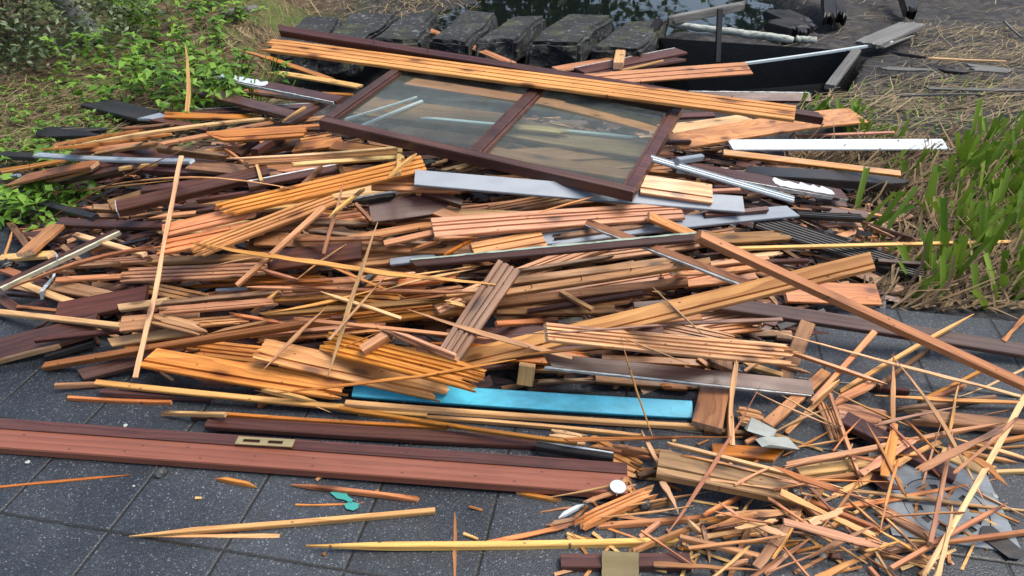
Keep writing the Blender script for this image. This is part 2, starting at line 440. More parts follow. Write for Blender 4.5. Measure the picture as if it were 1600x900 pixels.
def strip_mesh(name, L, wmain, y0, y1, z0, z1, rng, ragged=.0, nseg=None):
    """thin strip lying along a plank (painted edge, flaked paint)"""
    n = nseg or max(6, int(L / .03)); vs = []; fs = []
    for i in range(n + 1):
        x = -L / 2 + L * i / n; r0 = rng.uniform(-1, 1) * ragged; r1 = rng.uniform(-1, 1) * ragged
        for (y, z) in ((y0 + r0, z0), (y1 + r1, z0), (y1 + r1, z1), (y0 + r0, z1)): vs.append((x, y, z))
    for i in range(n):
        a = 4 * i; b = a + 4
        for k in range(4):
            j = (k + 1) % 4; fs.append((a + k, a + j, b + j, b + k))
    fs.append((0, 3, 2, 1)); e = 4 * n; fs.append((e, e + 1, e + 2, e + 3))
    return mesh(name, vs, fs)

def build_piece(line):
    head, label = [q.strip() for q in line.split('|')]
    t = head.split(); k = t[1]; x0, y0, x1, y1, w0, w1 = map(float, t[2:8])
    ends = 'cc'; opt = {}
    for q in t[8:]:
        if '=' in q: a, b = q.split('='); opt[a] = b
        elif len(q) == 2 and set(q) <= set('cajps') and q != 'we': ends = q
        else: opt[q] = '1'
    rng = random.Random(head if 'buried' in head else label)
    th, name, cat = KIND[k]
    th = float(opt['th']) / 1000 if 'th' in opt else th
    wmax = max(w0, w1)
    sliver = k in ('sp', 'so', 'sd')
    if sliver: th = min(th, wmax / 500 * .7 + .0015)
    lpx = math.hypot(x1 - x0, y1 - y0)
    if k in ('pt', 'po', 'pl', 'pk') and wmax < 13 and lpx > 3 * wmax: name, cat = 'pine_batten', 'batten'; th = min(th, .013)
    if 'block' in label and lpx < 2.4 * wmax + 22: name, cat = 'wood_block', 'block'
    ground = y0 > 735 and y1 > 735
    nrm = None
    if 'f' in opt:                                     # board lying tilted up towards the front
        w_ = float(sampleW(np.array((x0 + x1) / 2), np.array((y0 + y1) / 2))); P_ = CAM + ray((x0 + x1) / 2, (y0 + y1) / 2) / w_
        nrm = unit(mound_normal(P_) + .8 * unit(CAM - P_))
    mw, L, a, b = place((x0, y0), (x1, y1), w0, w1, th, n=nrm, rng=rng, upright='up' in opt, jit=.04 if wmax > 24 else .16)
    g = int(opt.get('g', 0))
    flat = any(q in opt for q in ('we', 'wf', 'we0', 'wpatch', 'strip', 'nails'))
    me = plank_mesh(name, L, a, b, th, ends, g, bow=0 if flat else (.02 * L if 'bow' in opt else rng.uniform(-.007, .007) * L), ridged=(k in ('bd', 'al')), rng=rng, sliver=sliver or 'bow' in opt,
                    ybow=0 if flat else (rng.choice((-1, 1)) * .03 * L if 'bow' in opt else (rng.uniform(-.02, .02) * L if sliver else rng.uniform(-.006, .006) * L)))
    me.materials.append(M[k]); me.materials.append(M['raw'] if k in ('pt', 'po', 'pk', 'pl', 'so', 'sp') else M[k])
    o = link(name, me); o.matrix_world = mw; o.color = (float(opt.get('v', rng.random())), float(opt.get('h', rng.random())), rng.random(), 1)
    tag(o, label, cat, 'boards half buried in the middle of the pile' if 'buried' in opt else GROUP[cat])
    def child(nm, m, mat):
        c = link(nm, m, mat); c.parent = o
        return c
    wm = (a + b) / 2
    if 'we' in opt: child('painted_edge', strip_mesh('painted_edge', L * .985, wm, -wm / 2 - .003, -wm / 2 + .0035, -th * .42, th * .42 if 'olive' not in label else th * .53, rng, .0012), M['olive' if 'olive' in label else 'edge'])
    if 'wf' in opt: child('painted_edge', strip_mesh('painted_edge', L * .985, wm, wm / 2 - .004, wm / 2 + .002, -th * .2, th * .5 + .0018, rng, .0014), M['green' if 'green' in label else 'wp' if 'pale blue' in label else 'edge'])
    if 'we0' in opt:
        vs, fs = [], []; box(vs, fs, (-L / 2 - .003, -wm / 2, -th * .45), (-L / 2 + .001, wm / 2, th * .45)); child('painted_edge', mesh('painted_edge', vs, fs), M['edge'])
    if 'strip' in opt: child('bevelled_edge', strip_mesh('bevelled_edge', L * .999, wm, wm * .5 - .034, wm * .5 + .001, th * .2, th * .5 + .0045, rng, 0), M['mh'])
    if 'wpatch' in opt:
        s0, s1 = map(float, opt['wpatch'].split(',')); n = 14; vs = []; fs = []
        for i in range(n + 1):
            x = -L / 2 + L * (s0 + (s1 - s0) * i / n); e = .004 if 0 < i < n else .0
            yl = -wm * .5 + .004 + rng.random() * wm * .12; yh = wm * (.5 - rng.random() * .35) - .003
            if i in (0, n): yl, yh = -wm * .25, wm * .15
            for y in (yl, yh):
                for z in (th / 2 - .001, th / 2 + .0016): vs.append((x + rng.uniform(-e, e), y, z))
        for i in range(n):
            p = 4 * i; q = p + 4
            fs += [(p + 1, p + 3, q + 3, q + 1), (p, q, q + 2, p + 2), (p, p + 1, q + 1, q), (p + 2, q + 2, q + 3, p + 3)]
        fs += [(0, 2, 3, 1), (4 * n, 4 * n + 1, 4 * n + 3, 4 * n + 2)]
        child('paint_patch', mesh('paint_patch', vs, fs), M['wp'])
    if 'nails' in opt:
        for i in range(5):
            x = L * (-.42 + .84 * (i + rng.uniform(.2, .8)) / 5); y = wm * rng.uniform(-.3, .4); h = rng.uniform(.012, .03); r = .0015
            vs = [(x + r * math.cos(q * 1.047), y + r * math.sin(q * 1.047), z) for z in (th / 2 - .002, th / 2 + h) for q in range(6)]
            fs = [(q, (q + 1) % 6, 6 + (q + 1) % 6, 6 + q) for q in range(6)] + [tuple(range(6, 12))]
            child('nail', mesh('nail', vs, fs), M['nail'])
    return o

PIECES = """
0 wb 560 165 800 195 34 34 cc | dull brown board lying under the left glass pane
0 wb 790 200 1010 235 34 34 cc | dull brown board lying under the right glass pane
0 mh 610 205 790 228 22 22 cc | dark mahogany board below the sash mullion
0 pk 640 128 890 166 15 15 cj | pinkish lath seen through the upper part of both panes
0 pk 850 160 1025 205 15 15 cc | reddish lath seen through the top right corner of the glass
0 po 760 236 1000 278 20 20 cc | orange pine board under the lower edge of the right pane
0 wp 655 184 1000 216 7 7 jj | white painted strip with drips seen through both panes
0 pl 780 197 896 208 12 12 jj | short cream lath seen through the right pane
0 wp 538 187 652 152 4 5 cc | upper white bar of the bent white profile under the glass
0 wp 562 198 660 158 6 6 cc | lower white bar of the bent white profile under the glass
0 bk 0 243 62 246 14 14 cc | black charred board entering at the left edge above a ridged one
0 bk 45 208 165 208 22 18 pj | short charred plank lying on the grass at far left
0 bk 145 160 248 186 26 26 aj | charred board with a brown scorched patch by the weeds
0 gy 226 192 262 183 20 20 ac | small grey mauve board end beside the charred board
0 bd 0 262 75 300 18 18 cc | ridged black decking strip at the far left edge
0 bk 30 304 150 340 15 15 cc | black board sloping down behind the green weeds at left
0 mh 65 287 215 256 16 16 cc | dark wet board under the light slanted-end board at left
0 po 0 268 104 250 10 7 cc | orange board just below the left end of the aluminium strip
0 gy 0 279 30 274 6 6 cc | short blue-grey strip at the left edge
1 po 0 299 150 263 9 9 ca | long orange lath below the light slanted-end board at left
2 pk 22 284 152 256 16 14 ac | light pine board with slanted end near the left edge
1 wb 140 283 194 271 8 8 jc | short brown offcut poking from the dark gap at left
1 pl 185 264 245 257 5 5 jc | pale split offcut under the aluminium strip
0 wb 145 324 180 326 12 12 cc | small weathered block beside the dark mahogany board ends
0 wb 172 322 224 306 22 22 cc | plain brown board end left of the mahogany box end
1 mh 222 297 330 283 14 14 cc | mahogany board end with red mark behind the thick mahogany board
2 mh 184 326 420 268 26 26 cc we0 th=30 | thick mahogany board with white left end edge
1 mh 255 328 345 322 9 9 cc | reddish brown lath under the thick mahogany board
1 po 205 338 280 331 8 8 pj | small orange offcut below the thick mahogany board
1 po 232 340 335 330 9 9 pj | split orange lath right of the tall pale stick, low in the gap
1 mh 93 347 260 353 17 15 cc | wet dark mahogany board behind the olive-edged board
2 wb 195 201 268 195 8 8 cc | short pale-topped lath above the fan of split boards
1 mh 238 186 325 202 12 12 ac | dark brown tapered board end beside the orange lath
2 po 75 231 210 206 13 13 pa | reddish split board at the left tip of the fan
2 pk 70 234 265 209 7 7 pj | thin pinkish split board under the left tip of the fan
1 po 115 237 255 224 13 13 aj | orange board in the lower fan above the aluminium strip
1 wb 150 241 252 223 9 9 cj | dark brown lath in the lower fan above the aluminium strip
3 pl 128 225 425 185 7 7 pj | long pale yellow splinter across the top of the fan
3 pk 248 226 435 190 9 9 jj | pinkish split lath below the long pale yellow splinter
1 mh 290 177 500 166 11 11 cc wf | mahogany board with white edge behind the orange lath
2 po 257 180 412 184 12 10 cj | bright orange lath above the fan of split boards
2 mh 248 128 482 187 17 17 cc | plain brown mahogany batten below the mauve white-edged board
2 mh 372 242 402 221 16 16 cc th=24 | dark mahogany stub under the broad pine board
2 mh 398 238 440 214 16 16 cc th=28 | second dark mahogany stub with square end under the broad pine board
1 wb 410 236 470 222 16 16 cc | greyish board between mahogany stubs and amber board
1 po 455 232 535 222 18 18 ac | amber varnished board under the lower left sash corner
2 po 520 228 610 240 18 18 cc | smooth amber board below the left end of the sash rail
1 wb 300 258 445 276 22 20 cj | rough brown board below the weathered thick batten
2 wb 248 232 362 247 16 14 cj th=30 | thick weathered batten with pale broken top
3 pk 352 233 390 262 4 5 jj | small bent splinter over the weathered thick batten
2 po 440 192 512 184 10 10 jc | orange offcut beside the lower left sash corner
3 mh 446 196 516 155 14 14 cc th=24 | dark diagonal mahogany batten left of the sash
3 pl 440 191 478 167 5 6 pj | pale raw sliver along the diagonal mahogany batten
4 pt 318 215 503 203 22 22 pj g=1 | broad pine board with dark knots left of the sash
3 po 372 254 625 241 13 13 jc g=1 | brown-edged tongued board under the pale strip stack
4 pl 354 249 620 231 6 7 pc | long pale strip on top of the strip stack below the sash
4 pl 447 258 630 246 9 9 jc | lowest pale strip of the strip stack below the sash
2 pk 434 270 530 261 11 11 pj | pinkish flake-ended board under the strip stack
2 mh 388 291 532 263 16 16 cc wf | dark board with flaking white upper edge below the strip stack
1 mh 305 315 425 297 7 7 jj | dark red splintered lath right of the thick mahogany board
1 mh 300 332 420 312 9 9 jj | dark broken lath low between mahogany and grooved boards
3 pl 401 257 409 284 5 6 cc | short pale upright stick below the strip stack
3 wb 471 291 505 257 4 4 cp | thin brown diagonal stick over the flaking board
2 wb 529 256 539 278 9 9 cc | grey-brown peg behind the longest grooved fan board
4 po 384 79 527 128 8 9 pj | orange-brown lath sloping behind the sash at upper left
4 pl 427 113 565 136 9 9 aj | pale lath crossing the orange-brown lath at upper left
4 po 379 142 500 158 11 11 cc g=1 | light grooved pine strip under the mauve white-edged board
4 po 503 146 552 148 6 6 cc | short orange lath touching the left sash stile
5 mh 246 100 532 157 15 15 ac we wpatch=.40,.66 | mauve board with white edge and torn white paint patch
6 sp 292 69 292 174 7 7 pc up | pale stick standing upright in front of the weeds
1 po 868 109 966 93 12 12 cc | orange board under the small block behind the top boards
1 mh 905 112 1064 80 15 15 cc wf | mauve board with white scrapes at the rear right of the pile
1 mh 930 118 1063 93 10 10 cc | dark red board below the mauve scraped board at rear right
2 pl 920 121 1036 95 3 3 jc | thin pale lath lying along the dark red rear board
2 pl 966 103 970 81 17 17 cc th=40 | small weathered block standing on the rear mauve board
2 wp 1128 104 1394 66 6 5 cc th=20 | long greenish white strip reaching over the dark pit
1 mh 1075 151 1266 153 17 17 cc wf f | mauve board with white upper edge behind the top boards' right end
1 mh 1035 184 1115 180 11 11 cc | dark red board end right of the sash top
3 pt 900 127 1170 107 22 22 cc g=2 f | short grooved pine board with clean end pointing at the pit
1 pl 1038 203 1175 186 20 20 cj | yellow split board with dark heart right of the sash
2 po 1050 224 1340 181 30 30 cc f v=.7 h=.6 | wide plain orange board right of the sash
2 pk 1240 212 1397 207 6 6 cc | thin pinkish strip above the wide white board
2 mh 1028 223 1078 222 8 8 cc | short mahogany bit beside the right sash stile
2 wp 1140 227 1477 226 19 19 cc f | wide white painted board sticking out to the right
2 po 1130 239 1406 272 13 12 cc f | bright orange lath below the wide white board
1 bk 1150 272 1425 289 28 28 ap th=40 | thick charred black plank with pointed end near the reeds
2 mh 1050 258 1318 306 20 20 cc wpatch=.55,.92 we | mauve board with peeling white paint near the reeds
2 gy 1057 252 1096 246 11 11 cc th=24 | small blue-grey painted block beside the aluminium track
3 al 1016 247 1240 312 12 13 cc | grooved aluminium track under the right corner of the sash
0 bd 1245 336 1345 341 15 15 cc | short ridged black decking board below the charred plank
1 bd 1180 344 1440 426 34 30 cc | long ridged black decking board pointing at the reeds
1 gy 826 380 1243 330 25 22 ja | bent pale grey sheet curling up at its right end
2 mh 1100 337 1198 328 13 13 cc th=24 | dark mahogany moulding on the pale grey sheet
2 wb 860 372 1010 352 12 12 jj | brown lath lying on the pale grey sheet
2 wb 1095 375 1240 368 22 20 cj | rusty brown stained board end on the black decking
3 pl 1125 389 1600 378 8 8 jc th=16 | long slim pine batten reaching toward the reeds
1 mh 1370 408 1436 413 10 10 cc | reddish batten end under the black decking tip
1 mh 1195 410 1262 408 9 9 cc | reddish lath end between the crossing battens
2 pl 1155 402 1224 396 10 10 cj | broken raw pine end under the slim batten
2 pk 1080 418 1200 404 9 9 cc g=1 | pinkish board between the two sloping battens
2 po 1050 428 1175 418 10 10 cc g=1 | grooved orange board end between the two sloping battens
1 po 1070 445 1180 432 14 14 cc | amber board low between the two sloping battens
1 po 1225 456 1371 461 36 36 cc f | amber wood board with bold grain under the long pine board's end
1 wb 778 486 960 484 18 18 cc | dull brown board with a white nail head in the middle gap
1 wb 775 474 1075 440 18 18 cc | greyish plank under the nailed middle batten
2 mh 825 487 1005 458 8 8 cc | dark thin lath below the greyish middle plank
2 wb 876 456 926 484 6 6 cc | short stick leaning under the nailed middle batten
2 wb 798 440 1065 406 16 16 cj | brown knotty board below the green-stained moulding
2 wb 800 425 960 400 9 9 jj | thin shaded lath tucked under the green-stained moulding
2 pk 775 506 870 500 11 11 cc | pinkish board piece right of the rough-sawn board
1 po 980 502 1092 494 18 18 cc | amber board end under the red-brown splinter
1 mh 990 478 1180 466 14 14 cc | dark mahogany board in the gap below the long pine board
3 po 712 470 1110 409 15 16 jc th=20 nails | nailed orange batten through the middle of the pile
2 mh 1080 469 1690 564 26 26 cc | long dark mahogany board on the paving at right
8 po 664 45 802 100 9 10 cc g=1 | orange pine batten poking up behind the top mahogany beam
8.2 mh 431 47 1286 186 19 20 aa th=34 nails | long mahogany beam on top of the pile, behind the pale board
8.6 pt 401 68 1242 178 24 28 sc g=3 v=.75 h=.8 | long pale grooved pine board on top of the pile, over the sash
0 mh 578 332 695 318 40 36 cc f | big dark mahogany board end deep in the middle
1 bk 550 317 622 305 15 12 pj wf | black wet board with white edge deep in the middle
2 mh 660 300 722 319 17 17 cc th=32 | dark square batten end under the steel grey board
1 pk 677 328 725 345 18 18 ac | triangular pinkish board tip under the steel grey board
1 wb 400 374 746 389 26 26 cc | broad dull pale board across the middle
1 mh 395 412 565 391 36 34 cc | mauve-black board behind the long pale bent sliver
2 pk 545 374 680 351 15 13 pc | tan pointed lath above the broad dull board
2 po 600 381 680 363 12 12 cc | short square-ended batten above the broad dull board
1 wb 420 345 580 350 12 12 jj | rough bark-edged lath low behind the crossing sticks
1 wb 470 360 700 385 9 9 jj | thin brown lath behind the crossing sticks
2 po 690 402 740 372 6 6 jc | small orange stick under the green-stained moulding
2 po 640 392 690 375 5 5 jj | little orange splinter near the middle hollow
2 pk 740 395 850 375 34 34 cc g=2 | dim grooved board end below the reddish grooved board
1 gy 610 410 680 402 14 14 cc | blue-grey board glimpsed under the green-stained moulding
2 po 455 375 600 372 9 9 jj | amber lath low behind the crossing sticks
2 wb 240 408 425 402 15 15 cc | greyish brown board above the lower grooved board
1 po 290 372 430 345 18 18 jj | orange board between the fanned grooved boards
2 pk 255 362 425 322 24 24 cj g=1 | pink-tan wide board with clean left end by the tall stick
3 pk 230 392 425 352 26 26 jj g=2 | pinkish grooved board crossing behind the tall stick
3 pt 294 398 522 310 25 27 jc g=3 v=.8 h=.8 | second grooved board of the fan, steeper than the first
4 pt 324 334 662 256 27 30 jc g=3 v=.75 h=.6 | longest grooved board of the fan with jagged left end
3 pt 582 283 720 288 31 31 cc g=3 f | short clean-ended grooved board left of the steel grey board
3 pt 676 357 1064 330 35 30 cc g=3 v=.45 h=-.3 | reddish grooved board below the steel grey board
4 pk 674 374 750 370 4 4 jj | thin pinkish strip at the left end of the reddish grooved board
4 pl 625 232 623 271 8 8 cc | short pale upright lath below the sash rail
5 pl 606 277 651 240 4 4 pp | pale sliver leaning on the longest fan board
5 gy 648 278 1161 320 27 28 cc f | long steel grey board with rain drops under the sash
5 pk 1008 268 1056 272 8 8 cc | small pinkish strip at the lower right corner of the sash
5 pk 1105 299 1156 297 9 9 cc | pinkish board bit below the aluminium track
5.5 pt 1000 288 1112 304 33 33 cc g=1 v=.9 h=.9 f | knotty golden board end below the right sash corner
6 sp 812 340 940 304 3 5 pp | slim pale sliver on the steel grey board
4 po 918 348 1196 454 14 15 ca we | orange batten with white flaking edge, the shorter sloping one
4 po 1013 338 1094 373 17 17 cc | orange batten end behind the right tip of the moulding
5 mh 640 413 1091 371 15 15 ac wf th=13 | dark moulding with pale green-stained upper edge
5 mo 1090 368 1690 642 21 21 cc th=24 | longest brown batten sloping down to the right edge
2 pk 103 413 242 405 14 14 jj g=2 | short pinkish grooved board left of the tall stick
2 wb 85 418 190 412 9 9 jj | dim brown lath below the olive-edged board
3 pt 188 431 425 421 26 26 jj g=3 | lower grooved board with jagged left end crossing behind the tall stick
2 po 220 447 330 470 22 22 jj g=2 | grooved board end fanning below the lower grooved board
2 po 88 438 198 432 11 11 cc | orange lath with white flecks by the white strap
1 wb 84 446 172 464 24 20 cc | brown board with sawn end below the white strap
1 mh 12 459 92 465 8 8 cc | thin dark red lath at the left under the olive-edged board
1 mh 0 465 28 486 20 20 cc | dark mahogany board end at the left edge
2 pk 28 480 95 486 8 8 cc | narrow pink lath at the left edge above the mottled batten
2 pl 36 444 123 476 12 13 cc | light batten with chamfered end below the white strap
1 pl 0 404 80 398 14 14 cc | light yellow board with oval grain at the left edge
1 pk 0 420 40 434 15 15 jj | pink broken board with paint crumbs at the left edge
2 wb 16 350 46 390 12 12 cc | plain brown stick crossing under the carved board at left
3 po 40 397 91 352 22 22 cc | knotty orange board end rising beside the weeds
3 sp 22 353 7 399 5 5 pc | short reddish splinter leaning at the left edge
2 pl 118 367 226 398 11 11 cc | light batten on the paving behind the olive-edged board
4 mh 0 449 188 360 15 13 ca we | brown board with olive-white lower edge and pointed tip at left
5 po -10 462 242 386 6 8 pj bow | long bent orange splinter over the olive-edged board
2 mh 90 490 230 462 36 34 cc | broad purple-black board left of the tall stick
3 pl -20 486 193 510 12 12 cc | mottled light batten entering from the left edge
2 mh -30 556 150 508 42 36 cc | broad wet dark panel at the left edge
2 mh 55 532 196 516 9 9 cc | curved dark edge strip right of the wet dark panel
1 bk 72 558 148 534 16 16 cc | black bent board end below the wet dark panel
2 wb -20 570 95 540 9 9 jj | rusty-edged strip under the wet dark panel
2 pl 183 482 262 471 15 15 ac | slanted-end tan board right of the tall stick's middle
3 pk 190 507 310 496 27 24 cc | reddish board with knot crossed by the tall stick
2 pl 168 537 320 514 18 18 ac | pale yellow board crossed low by the tall stick
3 wb 253 474 440 456 11 11 ac | mauve-brown split board above the channel board
3 po 275 508 400 498 17 17 cj g=2 | grooved orange board below the channel board
4 pt 232 496 330 520 22 22 jj g=1 | broken board end sloping down under the channel board
5 pk 240 487 440 470 15 15 jj g=1 | channel board with pink top edge right of the tall stick
3 pk 355 490 450 506 6 6 jp | pink splintered end below the channel board
4 po 330 520 420 502 7 7 pj | splintered strip lying along the long mahogany batten
5 mo 70 573 525 499 16 14 aj th=24 | long mahogany batten rising from the paving at lower left
2 wp 338 454 386 451 5 5 cc | short white plastic tube in the left middle
3 po 297 448 525 440 8 8 jj | long brown split lath above the white tube
3 pk 385 449 525 453 6 6 pj | orange thin splinter just right of the white tube
4 sp 328 417 404 401 3 3 pp | thin pink splinter over the lower grooved board
3 po 408 422 465 438 4 4 pp | tiny orange splinter below the mauve-black board
3 pl 392 489 437 454 5 4 pp | leaning tan splinter at the channel board's right end
1 po 400 470 560 462 12 12 jj | orange broken lath behind the crossing sticks
2 po 430 445 640 430 14 14 jj | orange torn board under the long pale bent sliver
2 wb 450 455 690 440 9 9 jj | greyish splintered lath under the crossing splinters
2 pk 600 445 720 432 14 14 jj | brown-mauve board scrap below the long pale bent sliver
2 bk 552 455 592 422 8 8 jj | black metal-like bracket strip behind the crossing sticks
2 po 690 462 800 448 12 12 jj | dark amber lath left of the nailed middle batten
3 wb 398 492 704 468 14 12 js | frayed weathered lath with silvery face and pale torn tip
2 pk 400 508 540 494 9 9 jj | pinkish lath below the frayed weathered lath
2 po 400 533 610 515 9 8 jj | dark orange split lath above the broken knotted boards
2 pk 400 522 605 506 11 9 jj g=1 | brown grooved lath above the broken knotted boards
3 pl 690 470 735 480 8 8 jj | torn pale end beside the rough-sawn board
4 po 370 446 506 324 10 12 cc | flat tan strip sloping from the second fan board
5 sd 506 397 539 284 6 7 cp | red-brown upright splinter over the fan boards
5 pl 512 339 568 296 7 6 pc | short pale batten leaning on the fan boards
3 wb 555 318 580 345 6 6 cc | small dim stick behind the short pale batten
4 sp 462 437 541 381 4 4 pp | thin pale splinter crossing the long pale bent sliver
4 sd 524 411 568 441 4 4 pp | thin dark red splinter near the crossing sticks
5 so 488 405 634 466 7 5 pp | orange splinter sloping down right under the crossing sticks
5 pk 455 449 748 458 6 5 pp | long straight pinkish splinter across the middle
6 so 418 489 604 447 6 6 pp | orange splinter rising over the frayed lath
6 pl 500 457 627 498 6 8 pc | pale splinter with clean end sloping under the crossing sticks
5 pk 455 498 778 531 8 4 jp | long curved pink-brown splinter above the broken grooved boards
5 sp 572 440 752 413 4 4 pp | long pale splinter, upper of two rising toward the moulding
6 sp 598 453 744 420 6 5 pp | long pale splinter, lower of two rising toward the moulding
6 sp 300 376 776 441 9 13 pp bow | long pale bent sliver right across the fan and middle
1 po 402 628 525 574 24 20 cj | yellow-brown board under the jagged knotted board
1 wb 360 575 480 560 14 14 cc | dim board in the black gap above the jagged boards
1 mh 560 560 640 548 14 14 cc | dark board piece under the broken grooved boards
2 pl 150 598 668 648 12 12 cc | long pale yellow batten at the foot of the pile
1 wb 86 603 165 600 10 9 cc | comb-ended brown lath on the paving at lower left
1 pk 107 622 268 629 8 6 cc | pink-edged lath on the paving below the pale yellow batten
1 mh 158 613 330 624 8 8 cc | mauve lath under the long pale yellow batten
1 mh 300 652 420 655 9 9 cc | dark board ends beside the yellow splintered tip
2 mh 325 660 842 693 25 24 cc | broad dark wet board above the fascia board
3 pl 250 646 352 648 9 8 sc | bright yellow splintered tip at the foot of the pile
2 po 345 647 700 668 6 6 cc | thin brown lath running on from the yellow splintered tip
1 pl 560 646 1010 682 7 7 cj | thin grey-pale lath under the pale batten by the blue board
2 pl 540 630 1105 668 13 12 cc g=1 | pale tongued batten below the blue board
3 bl 553 607 1081 641 31 31 cc f | turquoise blue painted board at the front of the pile
3 po 528 638 902 693 10 9 ac | orange batten sloping below the blue board
2 wb 832 578 940 577 8 8 cc | dark lath behind the white-ended block
2 wb 832 597 936 594 7 7 jj | comb-edged dark lath above the blue board
1 wb 930 588 1095 600 24 24 cc | shadowed brown board above the right half of the blue board
1 po 940 560 1100 568 14 14 cc | amber board under the right grooved board
1 pk 1090 560 1110 575 10 10 cc | pinkish board end above the mauve board
2 po 1030 603 1090 607 12 12 jj | rough brown board end between mauve and blue boards
4 mh 795 556 870 548 16 16 cc | dark mauve board end below the sloping orange splinter
4 pt 690 570 1364 408 33 32 cc g=1 v=.9 h=.9 | long pine plank with clear grain rising to the right
5 mh 848 563 1268 607 25 27 ac we f | mauve board with chipped white lower edge above the blue board
4 pl 820 599 824 570 26 26 cc th=40 | square block with white top on the blue board
5 pt 224 558 552 610 36 40 aj g=1 v=.65 h=.4 | jagged knotted orange board at the lower left of the pile
5 pt 392 543 714 613 40 42 jj g=1 v=.7 h=.7 | broken knotted board ending over the blue board
6 pt 500 532 760 596 40 44 jj g=4 v=.8 h=.7 | broken multi-groove board ending over the blue board
6 so 398 609 517 644 5 4 pp | pink-brown splinter under the jagged knotted board's end
6 pl 404 607 495 628 9 5 jp | torn pale flap on the jagged knotted board
5 wb 698 562 796 416 40 42 cc g=3 | rough-sawn tan board lying crosswise through the middle
6 po 566 548 606 524 16 16 cc th=34 | small square block in the middle of the boards
6 pk 588 511 716 563 8 9 pc | pink-brown lath with forked groove beside the rough-sawn board
6 pk 612 516 712 556 4 4 pc | thin pink strip along the forked lath
7 so 636 483 894 559 9 8 pc | orange splinter stick sloping across the rough-sawn board
6 so 530 545 590 520 4 4 pp | tiny orange splinter beside the small square block
7 pt 853 519 1244 556 32 36 cs g=4 v=.85 h=.9 | yellow grooved board with splintered right end
7 so 780 562 960 542 6 6 pp | thin orange lath below the yellow grooved board
8 so 426 613 806 559 7 8 pp | long bowed orange splinter over the broken boards
8 sp 590 347 512 590 8 9 pp | pale upright splinter, taller of the crossing pair
9 sp 606 427 514 531 5 6 pc | pale splinter, shorter of the crossing pair
8 sp 512 476 411 576 7 8 pp | pale splinter leaning left of the crossing pair
8 sd 800 523 1222 499 5 7 pc | long red-brown splinter over the yellow grooved board
8 sp 971 526 1024 690 3 5 pp | thin pale splinter dropping over the blue board
8 sp 970 525 1078 568 4 4 pp | thin dark-edged splinter lying on the yellow grooved board
8 sp 1020 448 1100 523 4 4 pp | thin pale splinter over the long pine plank
8 sp 0 307 270 281 4 4 pp | long thin splinter at left, above the weeds
8 sp 140 295 458 295 4 5 pp bow | long bowed splinter crossing the tall stick
9 al 57 242 300 252 10 10 cc | aluminium strip lying across the left of the pile
10 sd 64 349 314 222 3 3 pp | thin brown stick slanting over the weeds and aluminium strip
11 sp 283 244 211 590 8 9 cc | tall pale stick leaning at the left of the pile
2 wb 1262 504 1224 600 25 25 cc | brown stained board lying across the paving at right
2 wb 1126 560 1126 575 38 38 cc | brown board end above the mauve board
4 po 1122 585 1104 668 46 50 cc th=22 v=.25 h=.3 | dark-grained brown board end right of the blue board
2 wb 1142 590 1140 690 10 10 cc | narrow brown stick beside the dark-grained board end
2 pt 1150 650 1196 660 34 34 jj g=3 | pale grooved scrap behind the plaster chunks
1 wb 1100 672 1200 680 12 12 cc | shaded lath behind the leaning orange stick
2 pl 1160 568 1222 587 14 12 pc | pale cream board tip under the splintered end
3 po 1163 581 1192 561 8 8 cc | orange stub under the splintered end
4 pk 1208 568 1267 583 6 4 jp | short forked splinter below the splintered end
5 pl 1180 545 1250 552 7 5 jp | torn yellow splinter at the grooved board's right end
3 po 1198 664 1290 582 22 20 cc | brown board leaning up right of the plaster chunks
4 po 1222 682 1312 593 10 9 jj | yellow-brown strip beside the leaning brown board
5 pl 1268 632 1311 593 5 5 pp | thin pale strip along the yellow-brown strip
4 po 1268 628 1366 519 9 11 cc | orange lath rising over the paving gap
5 po 1226 548 1386 602 8 8 jp | orange splintered batten from the grooved board to the pale lath
3 pl 1310 614 1522 491 10 7 jp | pale pine lath running up to the straw
3 wb 1372 604 1452 544 7 7 cc | dull lath beside the pale pine lath
2 mh 1345 604 1420 612 10 10 cc | dark tile-like scrap on the paving
3 pt 1284 625 1310 692 26 26 jj g=3 | reddish grooved scrap standing left of the mauve offcut
3 pt 1305 648 1398 662 42 40 jj g=1 | pale wide board scrap right of the reddish grooved scrap
3 pk 1296 632 1370 596 14 18 pj | pinkish torn wedge above the pale wide scrap
3 po 1438 626 1532 580 8 8 cc | brownish lath on the paving right of the standing stick
3 po 1452 624 1512 601 6 6 jj | short orange lath under the horizontal pine lath
3 sp 1498 622 1612 570 5 6 pc | thin pale lath running to the right edge
4 wb 1390 642 1562 620 10 8 jj | flat brown splinter under the horizontal pine lath
4 sp 1366 616 1612 630 8 8 pc | horizontal pine lath reaching the right edge
3 sp 1533 649 1612 633 4 4 pc | thin pale splinter at the right edge above the pink board
4 pk 1408 650 1625 670 28 26 jc th=22 | pink-brown board with torn end at the right edge
3 pl 1470 708 1532 734 22 22 cc | cream board end with white tip near the drain
3 pl 1246 738 1402 716 22 22 cc | cream board with white paint left of the mauve offcut
4 mh 1318 655 1492 747 30 28 cc th=20 | mauve offcut lying across the splinters above the drain
5 sp 1485 684 1612 720 7 7 pc | pale lath crossing the long right-edge stick
4 po 1478 706 1612 681 7 7 pc | tan lath behind the long right-edge stick
4 sp 1498 707 1612 696 5 4 pc | fine pale splinter behind the long right-edge stick
4 po 1498 706 1590 724 5 4 pp | short tan splinter behind the long right-edge stick
4 pl 1542 739 1625 736 10 10 cc | pale batten at the right edge above the drain
4 po 1113 704 1228 713 25 25 ca | short bright orange board below the plaster chunks
5 sp 1172 609 1320 674 4 4 pp | thin dark splinter, lower of two crossing at the brown board
